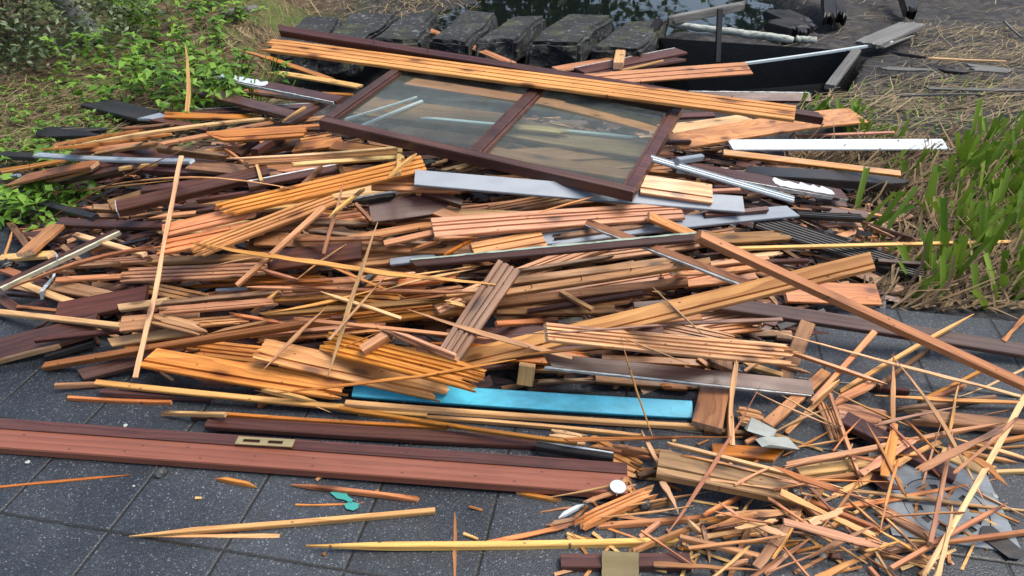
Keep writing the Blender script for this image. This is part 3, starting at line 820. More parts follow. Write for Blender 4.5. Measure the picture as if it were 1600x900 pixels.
5 sp 1218 616 1320 673 4 4 pp | thin splinter, upper of two crossing at the brown board
5 sp 1298 610 1448 678 5 5 pp bow | curved thin splinter passing the standing stick
6 sp 1198 680 1306 633 6 5 pp | pale splinter lying over the plaster chunks
5 pk 1165 692 1198 674 10 10 cc | small pink offcut left of the plaster chunks
6 pk 1297 616 1348 758 8 7 cp | pink stick dropping left of the mauve offcut
5 so 1224 713 1302 671 6 5 pp | yellow splinter below the plaster chunks
5 so 1232 702 1348 684 4 4 pp | thin orange splinter below the yellow one
6 pk 1214 730 1566 659 14 9 jp | long brown-pink lath over the mauve offcut
6 sp 1205 518 1612 624 6 6 pc | long thin pine strip over the paving gap
7 sp 1395 549 1397 676 6 9 pc | upright pale stick standing on the pale wide scrap
8 sp 1394 554 1542 790 7 8 pp | long stick slanting from the upright pale stick to the drain
7 sp 1499 597 1484 672 6 6 pc | short upright stick before the pink-brown board
8 pl 1606 610 1440 905 11 10 cj | long pale stick crossing the drain from the right edge
4 so 1612 486 1568 533 8 8 cc | orange stick end at the right edge by the straw
2 pt 905 690 1002 738 44 40 jj g=3 | pale grooved board under the wide drawer-like board
2 pl 855 680 920 690 26 22 jj g=2 | pale grooved scrap beside the orange batten's end
2 bk 838 697 958 717 19 17 cc wf | black board with pale blue top edge above the fascia
3 pk 955 696 1010 706 9 9 jj | pink lath under the long curving pale strip
3 wb 968 700 1040 712 10 10 jj | brown lath left of the wide drawer-like board
4 pk 920 697 1035 718 5 5 pp | dark pink splinter crossing the pale grooved board
4 wb 995 745 1030 735 14 14 jj | rough lath end behind the wide drawer-like board
4 sp 1003 672 1042 752 9 9 pc | pale stick passing behind the wide drawer-like board
5 so 880 687 1160 682 8 5 jp | long curving pale strip from the orange batten's end
6 wb 1028 725 1250 772 50 46 cc th=24 g=1 v=.75 h=1.2 | wide drawer-like brown board with grooved upper edge
7 pl 1040 692 1318 763 8 6 jp | pale strip lying along the wide drawer-like board
7 so 1060 710 1255 757 5 5 jp | thin pink strip on the wide drawer-like board
2 mr -160 670 980 754 54 56 cc th=26 strip | long red-brown fascia board with purple upper edge on the paving
3 po 455 757 658 781 9 11 pj | orange splinter half under the fascia board
2 po 338 747 402 760 6 6 pp | small orange shaving beside the fascia board
2 so -20 763 204 741 6 6 cp | pink-tan splinter on the paving at the left edge
3 so 462 789 572 785 5 3 cp | short pink splinter on the turquoise paint flakes
2 sp 208 836 437 838 6 9 pc | short yellow lath of the pair on the paving
3 pl 203 836 680 798 8 13 pc th=16 | long tapered lath of the pair on the paving
2 sd 709 800 708 912 7 9 pp | upright red-brown splinter under the longest front lath
2 mh 876 880 1078 878 32 32 cc th=24 | short mahogany block at the bottom edge
3 pl 478 853 1062 846 11 16 pj th=18 | longest yellow lath lying along the front
2 wb 850 822 905 812 10 10 jj | dark splintered stub before the grooved channel board
2 so 720 853 905 818 12 9 pj | orange lath joining the longest front lath
2 po 800 768 880 783 7 6 jj | thin brown sliver under the fascia board's right end
2 so 842 800 915 792 6 6 pp | torn orange sliver beside the white curled shaving
3 wp 872 809 912 788 6 6 pp | white curled shaving on the paving
2 po 930 822 1110 808 13 12 jj | brown lath behind the grooved channel board
2 po 1090 815 1235 797 12 10 jj | brown lath right of the leaning dark stick
3 pl 1120 806 1242 800 10 9 jj | yellow lath with dark notch below the drawer-like board
3 pk 1096 806 1160 774 9 8 jj | pink stick below the drawer-like board
2 mh 1105 829 1232 811 13 11 jj | mauve lath among the bottom splinters
3 wb 980 800 1060 780 9 9 jj | brown strip behind the black rubber scrap
2 pk 1000 840 1030 816 8 8 cc | small pink offcut above the longest front lath
2 so 950 826 1000 842 6 6 cp | short orange bit behind the longest front lath
4 pk 895 823 1038 760 30 24 jj g=2 th=24 | grooved channel board with pink edges, broken end
4 so 910 786 998 758 8 8 jj | rough orange sliver over the fascia end
4 po 960 772 982 745 10 10 jj | orange stub at the fascia board's right end
5 sp 850 778 986 751 3 3 pp | hair-thin pink splinter lying across the white disc
5 sp 960 794 1112 767 4 5 pp | pale splinter over the black rubber scrap
5 sp 1034 752 1062 803 10 8 cp | pale pointed stick below the drawer-like board
8 sd 1043 832 1188 600 11 4 pp | dark stick leaning against the drawer-like board
8 so 1151 560 1144 696 8 9 jc | orange stick leaning on the mauve board
3 sp 1078 843 1248 820 9 9 jj | pale lath along the bottom splinters
4 po 982 864 1098 818 10 9 jj | golden lath rising from the mahogany block
5 pl 1074 814 1100 838 5 5 pp | short pale splinter on the golden lath
5 pk 1097 820 1111 880 8 4 jp | pink upright splinter above the pink batten
5 pk 1062 840 1200 874 12 15 cc | pink batten with chipped end at the bottom
4 sp 1143 849 1275 842 4 4 pp | fine pale splinter behind the pink batten
3 wb 1140 905 1172 820 11 8 cj | brown flat stick at the bottom under the pink batten
3 so 1080 895 1094 858 4 4 pp | little orange splinter left of the brown flat stick
3 pk 1127 889 1172 875 7 6 jj | short red-pink offcut at the bottom
3 pk 1114 888 1128 908 8 8 cc | small pink stub at the bottom edge
4 so 1165 908 1268 841 9 10 cp | golden stick at the bottom right of the pink batten
4 so 1196 898 1228 868 8 8 cc | short orange stick under the golden stick
3 so 1198 870 1250 846 8 7 jj | orange sliver behind the golden stick
3 po 1238 788 1234 847 9 8 jj | upright brown stick below the drawer-like board's corner
4 pk 1247 783 1284 819 9 9 cc | pink-brown stub by the black scrap's right
3 so 1248 798 1266 824 6 6 cc | tiny orange stub by the upright brown stick
4 sp 1188 793 1242 778 4 4 pp | short pale splinter under the drawer-like board's corner
3 sp 1228 829 1274 838 4 4 pp | tiny pale splinter near the bottom centre of the heap
4 pl 1276 833 1322 811 6 5 jp | short yellow splinter near the heap's right foot
3 so 1290 838 1405 856 6 7 pj bow | wavy red-orange shaving on the paving
3 sp 1244 866 1352 858 5 4 pp | flat pale splinter on the paving below the wavy shaving
3 pk 1358 888 1374 906 7 7 cc | small pink stick at the bottom edge
3 mh 1292 870 1318 872 12 10 jj | small dark red flake on the paving
3 wb 1272 785 1288 756 14 12 jj | brown stub beside the long tan paired sticks
5 pk 1253 753 1388 736 11 11 jc | reddish flat strip pointing at the mahogany scrap
6 mh 1362 752 1402 750 30 32 pa th=6 | pointed mahogany scrap on the pale stick
5 sp 1292 782 1468 690 13 10 jc | stout pale stick above the drain
5 pk 1246 776 1376 829 12 11 jc | brown-pink lath left of the drain, pointing down right
4 pk 1366 790 1468 850 22 18 jj | pale torn plank lying on the drain's left corner
5 so 1312 792 1558 747 10 7 jp | long tan stick across the drain's upper half
6 sp 1328 766 1615 800 8 6 jc | long split stick right across the drain
6 sp 1206 790 1356 880 7 9 pp | pink splinter pointing down right over the paving
5 so 1276 905 1406 847 12 8 cp | stout yellow stick on the paving at the bottom
6 sp 1345 826 1394 905 7 6 pc | slim stick crossing the stout yellow stick
5 sp 1318 775 1380 830 6 6 pp | small splinter beside the brown-pink lath
6 sp 1372 828 1462 880 8 6 pc | splinter carrying on from the brown-pink lath
6 sp 1336 768 1462 888 7 6 pp | long thin splinter passing left of the drain
4 po 1340 858 1462 885 8 7 jp | dull orange splinter on the paving below the drain
4 wb 1375 862 1452 852 6 6 jj | thin brown splinter on the paving below the drain
7 pk 1391 889 1574 786 10 8 cp | red-pink lath crossing the drain diagonally
7 pk 1458 849 1620 829 8 9 pc | red-pink lath running flat to the right edge
7 pk 1488 674 1453 850 8 9 pc | pinkish upright stick over the drain's left side
8 sp 1487 790 1462 908 8 11 pc | pale upright stick at the front of the drain
5 so 1485 862 1476 872 9 5 jp | splintered tip under the pale upright stick
6 sp 1488 750 1612 812 4 4 pp | thin splinter over the drain's right rim
3 pl 1320 810 1352 836 13 12 pc | flat cream chip of board left of the drain
0 bk 1392 82 1452 91 7 5 pj | black charred stick on the mud at upper right
0 pl 1448 91 1575 96 4 4 jj | pale dry stick beside the black charred stick on the mud
0 gw 1368 106 1458 110 8 6 jj | whitish driftwood sliver on the mud at upper right
0 bk 1465 109 1515 115 10 8 pp | charred chunk on the mud near the right edge
0 gw 1440 138 1620 141 6 6 jj | long pale rush stem lying on the mud at right
0 gw 1512 105 1585 112 12 10 jj | tan flat driftwood at the right edge of the mud
0 gw 1378 75 1430 55 5 4 jj | pale reed stalk beside the end of the long white strip
0 gw 1568 32 1598 60 5 4 jj | broken reed stalks at the far right edge of the mud
0 gw 1405 150 1530 147 4 4 jj | rush stem across the mud above the reeds
"""
lines = [q for q in PIECES.strip().splitlines() if q.strip()]
# broad boards buried under the traced ones, only partly seen between them
BUR = {'pt': 'grooved pine board half buried under others in the middle of the pile', 'pk': 'pinkish pine board half buried under others in the middle of the pile', 'po': 'orange board half buried under others in the middle of the pile', 'pl': 'pale board half buried under others in the middle of the pile', 'mh': 'dark mahogany board half buried under others in the middle of the pile'}
rb = random.Random(21)
for i in range(46):
    k = ['pt', 'pk', 'po', 'pt', 'pl', 'mh', 'pt', 'pk'][i % 8]
    y = 235 + 335 * ((i * 0.618) % 1); x = rb.uniform(170, 1130) if y > 300 else rb.uniform(260, 1000); h_ = rb.uniform(75, 170); a = rb.gauss(-.06, .13)
    lines.append('-1 %s %.0f %.0f %.0f %.0f %.0f %.0f %s g=%d buried | %s' % (k, x - h_, y - h_ * math.sin(a), x + h_, y + h_ * math.sin(a), (ww := rb.uniform(20, 33)), ww, rb.choice(('jj', 'cj', 'jc', 'aj', 'cc')), 3 if k in ('pt', 'pk') else 0, BUR[k]))
lines.sort(key=lambda q: float(q.split()[0]))
done_sash = False
def make_sash():
    BL, BR, TR = (497, 187), (990, 300), (1054, 158)
    n = unit((.02, -.10, 1)); px = [(618, 92), TR, BR, BL]
    P = np.array(px, float); m = np.ones(BXG.shape, bool); cc = P.mean(0)
    for i in range(4):
        a, b = P[i], P[(i + 1) % 4]; cr = (b[0] - a[0]) * (BYG - a[1]) - (b[1] - a[1]) * (BXG - a[0]); sg = (b[0] - a[0]) * (cc[1] - a[1]) - (b[1] - a[1]) * (cc[0] - a[0])
        m &= cr * np.sign(sg) >= 0
    D = np.percentile(-(D0[m] @ n) / W[m], .5); th = .042
    D = D - th                                        # the traced outline is the top face
    q = [CAM + ray(*p) * D / (-(ray(*p) @ n)) for p in (BL, BR, TR)]
    ax = unit(q[1] - q[0]); bb = np.cross(n, ax); WL = np.linalg.norm(q[1] - q[0]); WH = (q[2] - q[1]) @ bb
    c = (q[0] + q[1]) / 2 + bb * WH / 2 - n * th / 2; sc = (q[2] - q[1]) @ ax
    print('TL', proj(q[0] + bb * WH)[0], 'TR', proj(q[1] + bb * WH)[0])
    print('SASH', WL, WH, n, c, 'score', sc)
    mw = Matrix(((ax[0], bb[0], n[0], c[0]), (ax[1], bb[1], n[1], c[1]), (ax[2], bb[2], n[2], c[2]), (0, 0, 0, 1)))
    root = bpy.data.objects.new('window_sash', None); C.objects.link(root); root.matrix_world = mw; root.empty_display_size = .1
    tag(root, 'mahogany window sash with two glass panes lying on the pile', 'window')
    def part(nm, lo, hi, mat, bev=.004):
        vs, fs = [], []; box(vs, fs, lo, hi); me = mesh(nm, vs, fs); o = link(nm, me, mat); o.parent = root
        b = o.modifiers.new('bevel', 'BEVEL'); b.width = bev; b.segments = 2
        return o
    r = .037; h = th / 2; x, y = WL / 2, WH / 2
    part('bottom_rail', (-x, -y, -h), (x, -y + r * 1.0, h), M['mh']); part('top_rail', (-x, y - r, -h), (x, y, h), M['mh'])
    part('stile', (-x, -y + r + .001, -h), (-x + r, y - r - .001, h), M['mh']); part('stile', (x - r, -y + r + .001, -h), (x, y - r - .001, h), M['mh'])
    part('mullion', (-.016 + .02, -y + r + .001, -h * .9), (.024 + .02, y - r - .001, h * .95), M['mh'])
    bd = .012
    gl = NT('dusty_glass'); gl.t.nodes.remove(gl.b); out = gl.t.nodes['Material Output']
    tr = gl.n('BsdfTransparent'); tr.inputs[0].default_value = (.84, .90, .88, 1)
    df = gl.n('BsdfDiffuse'); df.inputs[0].default_value = (.30, .32, .26, 1); gg = gl.n('BsdfGlossy'); gg.inputs['Roughness'].default_value = .06
    tc = gl.n('TexCoord'); wv = gl.n('TexNoise', iScale=9.0, iDetail=6.0); gl.l(tc.outputs['Object'], wv.inputs['Vector'])
    chk = gl.n('TexNoise', iScale=420.0, iDetail=1.0); gl.l(tc.outputs['Object'], chk.inputs['Vector'])
    mf = gl.math('ADD', gl.math('MULTIPLY', wv.outputs['Fac'], .11), gl.math('MULTIPLY', chk.outputs['Fac'], .07))
    m1 = gl.n('MixShader'); gl.l(mf, m1.inputs[0]); gl.l(tr.outputs[0], m1.inputs[1]); gl.l(df.outputs[0], m1.inputs[2])
    fr = gl.n('Fresnel', iIOR=1.45); m2 = gl.n('MixShader'); gb = gl.n('NewGeometry'); gl.l(gl.math('MULTIPLY', fr.outputs[0], gl.math('SUBTRACT', 1.0, gb.outputs['Backfacing'])), m2.inputs[0]); gl.l(m1.outputs[0], m2.inputs[1]); gl.l(gg.outputs[0], m2.inputs[2]); gl.l(m2.outputs[0], out.inputs[0])
    for x0, x1 in ((-x + r, .004), (.044, x - r)):
        p = part('glass_pane', (x0 + .001, -y + r + .001, -.002), (x1 - .001, y - r - .001, .002), gl.m, .0005)
        # glazing bead round the pane
        vs, fs = [], []
        for lo, hi in (((x0 + .001, -y + r + .001, .0025), (x1 - .001, -y + r + bd, .013)), ((x0 + .001, y - r - bd, .0025), (x1 - .001, y - r - .001, .013)),
                       ((x0 + .001, -y + r + bd + .0005, .0025), (x0 + bd, y - r - bd - .0005, .013)), ((x1 - bd, -y + r + bd + .0005, .0025), (x1 - .001, y - r - bd - .0005, .013))): box(vs, fs, lo, hi)
        b = link('glazing_bead', mesh('glazing_bead', vs, fs), M['mh']); b.parent = p
    quad = [c + ax * sx * x + bb * sy * y + n * h for sx, sy in ((-1, 1), (1, 1), (1, -1), (-1, -1))]
    raster(quad, n)
for q in lines:
    if float(q.split()[0]) >= 7.5 and not done_sash: make_sash(); done_sash = True
    build_piece(q)
Z = np.array([[p[2] for p in s] for s in STAT]); print('HEAP top z', Z.max(), 'min', Z.min(), 'n', len(STAT))
# ------------------------------------------------------------------ the ground
def grid(xs, ys, f):
    X, Y = np.meshgrid(xs, ys); Zz = f(X, Y); nx, ny = len(xs), len(ys)
    vs = np.stack([X, Y, Zz], -1).reshape(-1, 3)
    fs = [(j * nx + i, j * nx + i + 1, (j + 1) * nx + i + 1, (j + 1) * nx + i) for j in range(ny - 1) for i in range(nx - 1)]
    return vs, fs
xs = np.concatenate([np.linspace(-60, -5.2, 24), np.linspace(-5, 5, 250), np.linspace(5.2, 60, 24)])
ys = np.concatenate([np.linspace(-6, 1.4, 10), np.linspace(1.5, 7.2, 190), np.linspace(7.4, 12, 30), np.linspace(13, 90, 24)])
def soil_full(x, y):
    z = soil(x, y)
    d = (x - EDGE0[0]) * EY[0] + (y - EDGE0[1]) * EY[1]
    k = smooth(.0, .3, d)
    return z - .03 * k + k * (.035 * vn(x, y, 2.3, 1.0) + .014 * vn(x, y, 9, 4.0) + .007 * vn(x, y, 27, 9.0))
gv, gf = grid(xs, ys, soil_full)
n = NT('soil_and_mud'); tc = n.n('TexCoord'); ob = tc.outputs['Object']
a = n.noise(ob, 1.7, 6, .6); b = n.noise(ob, 14, 7, .7); c = n.noise(ob, 70, 5, .7)
sep = n.n('SeparateXYZ'); n.l(ob, sep.inputs[0])
left = n.n('MapRange', clamp=True); left.inputs['From Min'].default_value = -1.2; left.inputs['From Max'].default_value = -2.0; n.l(sep.outputs[0], left.inputs['Value'])
mud = n.ramp(b, [(.3, (.007, .007, .008)), (.5, (.024, .024, .025)), (.75, (.085, .083, .084))])
brown = n.ramp(b, [(.3, (.022, .015, .008)), (.5, (.085, .055, .028)), (.7, (.21, .15, .075))])
moss = n.ramp(c, [(.3, (.03, .06, .008)), (.7, (.12, .19, .03))])
mm = n.ramp(a, [(.46, (0, 0, 0)), (.60, (1, 1, 1))])
lc = n.mix(n.math('MULTIPLY', mm, .8), brown, moss)
straw = n.ramp(c, [(.35, (.06, .045, .025)), (.7, (.24, .18, .09))])
s2 = n.noise(ob, 3.1, 6, .65); sm = n.ramp(s2, [(.50, (0, 0, 0)), (.64, (1, 1, 1))])
mc = n.mix(n.math('MULTIPLY', sm, .15), mud, straw)
n.l(n.mix(left.outputs[0], mc, lc), n.b.inputs['Base Color']); n.set(Roughness=.75, Specular_IOR_Level=.35)
n.bump(n.math('ADD', b, n.math('MULTIPLY', c, .6)), .8, .02)
g_ = link('ground', mesh('ground', gv, gf, True), n.m); tag(g_, kind='structure')

# paving: one sheet whose rear edge follows the joints
A = EDGE0 - EX * 30; B = EDGE0 + EX * 30
pv = [(*A, 0), (*(A - EY * 9), 0), (*(B - EY * 9), 0), (*B, 0)]
o0 = G(170, 830)
n = NT('exposed_aggregate_paving'); tc = n.n('TexCoord'); ob = tc.outputs['Object']
mp = n.n('Mapping', vector_type='TEXTURE'); mp.inputs['Location'].default_value = (o0[0], o0[1], 0); mp.inputs['Rotation'].default_value = (0, 0, ROW); mp.inputs['Scale'].default_value = (.296, .296, .296); n.l(ob, mp.inputs['Vector'])
sep = n.n('SeparateXYZ')
wobn = n.n('TexNoise', iScale=60.0, iDetail=3.0); n.l(ob, wobn.inputs['Vector'])
n.l(mp.outputs[0], sep.inputs[0])
def joint(co):
    q = n.math('ABSOLUTE', n.math('SUBTRACT', n.math('FRACT', n.math('ADD', co, .5)), .5))
    return n.math('ADD', q, n.math('MULTIPLY', n.math('SUBTRACT', wobn.outputs['Fac'], .5), .012))
jd = n.math('MINIMUM', joint(sep.outputs[0]), joint(sep.outputs[1]))
jm = n.ramp(jd, [(.006, (1, 1, 1)), (.020, (0, 0, 0))])
cell = n.n('TexWhiteNoise', noise_dimensions='2D'); fl = n.n('VectorMath', operation='FLOOR'); ad = n.n('VectorMath', operation='ADD'); ad.inputs[1].default_value = (.0, .0, 0); n.l(mp.outputs[0], ad.inputs[0]); n.l(ad.outputs[0], fl.inputs[0]); n.l(fl.outputs[0], cell.inputs['Vector'])
vo = n.n('TexVoronoi', iScale=330.0); n.l(ob, vo.inputs['Vector'])
rnd = n.n('SeparateColor'); n.l(vo.outputs['Color'], rnd.inputs[0])
agg = n.ramp(rnd.outputs[0], [(.0, (.019, .023, .028)), (.5, (.028, .034, .042)), (.88, (.042, .051, .062)), (.97, (.074, .086, .10)), (.99, (.17, .185, .20))])
patch = n.noise(ob, 2.4, 6, .6); pm = n.ramp(patch, [(.35, (.62, .62, .62)), (.65, (1.12, 1.12, 1.12))])
col = n.mix(1.0, agg, pm, 'MULTIPLY')
cm = n.math('ADD', n.math('MULTIPLY', cell.outputs['Value'], .30), .86)
cc = n.n('CombineColor'); [n.l(cm, cc.inputs[i]) for i in range(3)]
col = n.mix(1.0, col, cc.outputs[0], 'MULTIPLY')
dirt = n.noise(ob, 7, 7, .7); dm = n.ramp(dirt, [(.58, (0, 0, 0)), (.74, (1, 1, 1))])
col = n.mix(n.math('MULTIPLY', dm, .5), col, (.045, .04, .03))
col = n.mix(n.math('MULTIPLY', jm, .92), col, (.012, .012, .009))
n.l(col, n.b.inputs['Base Color'])
mr = n.n('MapRange'); mr.inputs['From Min'].default_value = .35; mr.inputs['From Max'].default_value = .65; mr.inputs['To Min'].default_value = .26; mr.inputs['To Max'].default_value = .6; n.l(patch, mr.inputs['Value']); n.l(mr.outputs[0], n.b.inputs['Roughness'])
hgt = n.math('SUBTRACT', n.math('MULTIPLY', vo.outputs['Distance'], -.5), n.math('MULTIPLY', jm, 1.5))
n.bump(hgt, .6, .003)
tag(link('pavement', mesh('pavement', pv, [(0, 1, 2, 3)]), n.m), kind='structure')

# pond
wat = NT('pond_water'); wat.set(Base_Color=(.006, .009, .008, 1), Roughness=.03, Specular_IOR_Level=.6, IOR=1.33)
tc = wat.n('TexCoord'); wn = wat.noise(tc.outputs['Object'], 3.0, 3, .5); wat.bump(wn, .05, .02)
tag(link('water', mesh('water', [(-1.2, 5.9, -.16), (3.2, 5.9, -.16), (3.2, 11.2, -.16), (-1.2, 11.2, -.16)], [(0, 1, 2, 3)]), wat.m), kind='structure')

# ------------------------------------------------------------------ loose scraps that fill the heap below the boards
def boxes_mesh(name, items):
    """items: (centre, axis, side, normal, l, w, t)"""
    vs = np.zeros((len(items) * 8, 3)); fs = []
    for i, (c, a, s, nn, l, w_, t) in enumerate(items):
        k = 0
        for x in (-.5, .5):
            for y in (-.5, .5):
                for z in (-.5, .5):
                    sh = .75 if x > 0 else 1
                    vs[i * 8 + k] = c + a * x * l + s * y * w_ * sh + nn * z * t; k += 1
        for q in ((0, 1, 3, 2), (4, 6, 7, 5), (0, 4, 5, 1), (2, 3, 7, 6), (0, 2, 6, 4), (1, 5, 7, 3)): fs.append(tuple(i * 8 + j for j in q))
    return mesh(name, vs, fs)
rs = np.random.default_rng(11)
items = []
def scrap(c, nn, lmin, lmax, ang=None):
    th_ = ang if ang is not None else rs.normal(0, .45)
    a = np.array([math.cos(th_), math.sin(th_), 0]); a = unit(a - nn * (a @ nn) + nn * rs.normal(0, .08)); s = unit(np.cross(nn, a))
    ro = rs.normal(0, .35); s, n2 = s * math.cos(ro) + nn * math.sin(ro), nn * math.cos(ro) - s * math.sin(ro)
    l = lmin + (lmax - lmin) * rs.random() ** 1.6; w_ = min(.07, .006 + .05 * rs.random() ** 2 * (l / .4 + .3)); t = rs.uniform(.004, .013)
    return (c, a, s, n2, l, w_, t)
while len(items) < 3600:
    x, y = rs.uniform(-2.1, 1.7), rs.uniform(1.55, 3.95)
    h = float(mound(np.array(x), np.array(y)))
    if h < .015: continue
    nn = mound_normal(np.array([x, y, h])); items.append(scrap(np.array([x, y, h - .035 + rs.uniform(-.035, .02)]), nn, .05, .26))
me = boxes_mesh('wood_debris', items)
nb = len(me.polygons); idx = np.repeat(rs.choice([0, 1, 1, 1, 3, 3, 2], p=[.2, .2, .2, .13, .1, .11, .06], size=len(items)), 6)  # mostly the darkest woods, putting the shade of the gaps into colour
hv, hf = grid(np.linspace(-2.2, 1.75, 60), np.linspace(1.5, 4.05, 50), lambda x, y: mound(x, y) - .085)
o = link('wood_debris', me); [me.materials.append(M[k]) for k in ('wb', 'mh', 'po', 'bk')]; me.polygons.foreach_set('material_index', idx)
tag(o, 'broken wood scraps inside the pile, coloured dark for its shaded gaps', 'wood debris', kind='stuff')
co = link('heap_core', mesh('heap_core', hv, hf, True), M['wb']); co.parent = o; co['kind'] = 'stuff'
# chips and splinters scattered on the paving
items = []
for k in range(170):
    if k < 150: px, py = rs.uniform(880, 1560), rs.uniform(690, 900)
    else: px, py = rs.uniform(200, 1500), rs.uniform(640, 900)
    p = G(px, py); items.append(scrap(np.array([p[0], p[1], .004]), np.array([0, 0, 1.0]), .008, .06 if k > 150 else .14, rs.uniform(-1.2, 1.2)))
items = [(c, a, s, nn, l, min(w_, .008), min(t, .004)) for c, a, s, nn, l, w_, t in items]
me = boxes_mesh('wood_chips', items); o = link('wood_chips', me); [me.materials.append(M[k]) for k in ('pl', 'pk', 'po')]; me.polygons.foreach_set('material_index', np.repeat(rs.choice([0, 1, 2], size=len(items)), 6))
tag(o, 'tiny wood chips and shavings scattered over the paving', 'wood chips', kind='stuff')

# the tangle of short shards at the lower right
SG = {'sp': 'short pale shard in the tangle of splinters at the lower right', 'so': 'short orange shard in the tangle of splinters at the lower right', 'pk': 'short reddish shard in the tangle of splinters at the lower right'}
rsh = random.Random(77)
for i in range(50):
    if i < 34: px, py = rsh.gauss(1235, 95), rsh.gauss(815, 38)
    else: px, py = rsh.gauss(1390, 90), rsh.gauss(700, 40)
    px = min(max(px, 1010), 1540); py = min(max(py, 650), 885); a_ = rsh.choice((rsh.gauss(-.35, .3), rsh.gauss(.5, .3), rsh.gauss(0, .25), rsh.uniform(-1.5, 1.5))); l_ = rsh.uniform(30, 92); k_ = rsh.choice(('sp', 'so', 'pk', 'pk', 'pk'))
    w_ = rsh.uniform(3, 7.5) if i % 3 else rsh.uniform(10, 19)
    mw, L_, wa, wb_ = place((px - l_ * math.cos(a_), py - l_ * math.sin(a_)), (px + l_ * math.cos(a_), py + l_ * math.sin(a_)), w_, w_ * rsh.uniform(.5, 1), .005, rng=rsh, jit=.2)
    me = plank_mesh('wood_shard', L_, wa, wb_, .005, rsh.choice(('jp', 'jj', 'pp', 'cj', 'pj')), rng=rsh, sliver=True); me.materials.append(M[k_]); me.materials.append(M['raw'])
    o = link('wood_shard', me); o.matrix_world = mw; tag(o, SG[k_], 'shard', 'short shards in the tangle at the lower right')
# ------------------------------------------------------------------ fittings and small things on the heap
def fit(name, p0, p1, wpx, th, builder, mat, label, cat, **kw):
    mw, L, a, b = place(p0, p1, wpx, wpx, th, **kw); me = builder(L, (a + b) / 2, th); o = link(name, me, mat); o.matrix_world = mw
    tag(o, label, cat); return o
def strike(L, wd, th):
    vs, fs = [], []; x = L / 2; y = wd / 2; e = y * .42; z = th / 2
    box(vs, fs, (-x, -y, -z), (x, -e, z)); box(vs, fs, (-x, e, -z), (x, y, z))
    for lo, hi in ((-x, -x * .78), (-x * .18, x * .10), (x * .62, x)): box(vs, fs, (lo, -e, -z), (hi, e, z))
    return mesh('strike_plate', vs, fs)
brass = plain('tarnished_brass', (.55, .45, .22), .35, metal=.7, dirt=(.25, .2, .1), dirt_amt=.5)
fit('strike_plate', (370, 688), (459, 693), 13, .003, strike, brass, 'brass strike plate with two slots on the purple edge of the fascia board', 'strike plate', tol=-.009)
def disc(L, wd, th):
    r = L / 2; N = 28; vs = []; fs = []
    for z, q in ((-th / 2, 1), (th / 2, 1), (th / 2 + .0006, .3), (th / 2 - .0008, .22)):
        vs += [(r * q * math.cos(i * 6.2832 / N), r * q * math.sin(i * 6.2832 / N), z) for i in range(N)]
    for k in range(3): fs += [(k * N + i, k * N + (i + 1) % N, (k + 1) * N + (i + 1) % N, (k + 1) * N + i) for i in range(N)]
    fs.append(tuple(3 * N + i for i in range(N))); return mesh('plastic_disc', vs, fs)
fit('plastic_disc', (953, 760), (978, 761), 24, .003, disc, M['wp'], 'round white plastic disc at the right end of the fascia board', 'disc')
def wrap(L, wd, th):
    vs, fs = [], []; N = 8
    for i in range(N + 1):
        x = -L / 2 + L * i / N
        for y in (-wd / 2, wd / 2): vs += [(x, y + .0006 * math.sin(i * 2.1), th * (.5 + .06 * math.sin(i * 1.3))), (x, y + .0006 * math.sin(i * 2.1), -th * .5)]
    for i in range(N):
        p = 4 * i; q = p + 4; fs += [(p, p + 2, q + 2, q), (p + 1, q + 1, q + 3, p + 3), (p, q, q + 1, p + 1), (p + 2, p + 3, q + 3, q + 2)]
    fs += [(0, 1, 3, 2), (4 * N, 4 * N + 2, 4 * N + 3, 4 * N + 1)]
    return mesh('tape_wrap', vs, fs)
tapem = plain('tan_tape', (.17, .13, .05), .45, dirt=(.08, .06, .025), dirt_amt=.4)
fit('tape_wrap', (969, 862), (969, 915), 58, .006, wrap, tapem, 'olive tan tape wrapped over the short mahogany block', 'tape')
def flake(pts, th):
    N = len(pts); vs = [(x, y, z) for z in (0, th) for x, y in pts]
    fs = [tuple(range(N, 2 * N)), tuple(range(N - 1, -1, -1))] + [(i, (i + 1) % N, N + (i + 1) % N, N + i) for i in range(N)]
    return vs, fs
def ground_flake(name, pxs, mat, label, cat, th=.0015, z=.004):
    pts = [G(*p)[:2] for p in pxs]; vs, fs = flake(pts, th); o = link(name, mesh(name, vs, fs), mat); c = np.mean(pts, 0)
    o.data.transform(Matrix.Translation((-c[0], -c[1], 0))); o.location = (c[0], c[1], z); tag(o, label, cat); return o
turq = plain('turquoise_flake', (.04, .27, .24), .5, dirt=(.03, .2, .18))
ground_flake('paint_flake', [(516, 772), (527, 769), (541, 771), (545, 778), (552, 782), (549, 788), (538, 783), (527, 781)], turq, 'upper turquoise paint flake on the paving', 'paint flake')
ground_flake('paint_flake', [(538, 790), (548, 786), (561, 789), (560, 796), (552, 800), (541, 797)], turq, 'lower turquoise paint flake on the paving', 'paint flake')
plast = plain('pale_plaster', (.34, .37, .34), .8, dirt=(.14, .15, .13), dirt_amt=.5, bump=.6)
def chunk(L, wd, th):
    vs, fs = [], []; r = random.Random(int(L * 1e5)); box(vs, fs, (-L / 2, -wd / 2, -th / 2), (L / 2, wd / 2, th / 2))
    vs = [(x + r.uniform(-.2, .2) * L, y + r.uniform(-.2, .2) * wd, z) for x, y, z in vs]; return mesh('plaster_chunk', vs, fs)
fit('plaster_chunk', (1170, 664), (1206, 682), 22, .012, chunk, plast, 'pale plaster chunk, upper of two beside the pink offcut', 'plaster')
fit('plaster_chunk', (1192, 690), (1231, 694), 20, .012, chunk, plast, 'pale plaster chunk, lower of two beside the orange board', 'plaster')
rub = plain('black_rubber', (.012, .012, .013), .45)
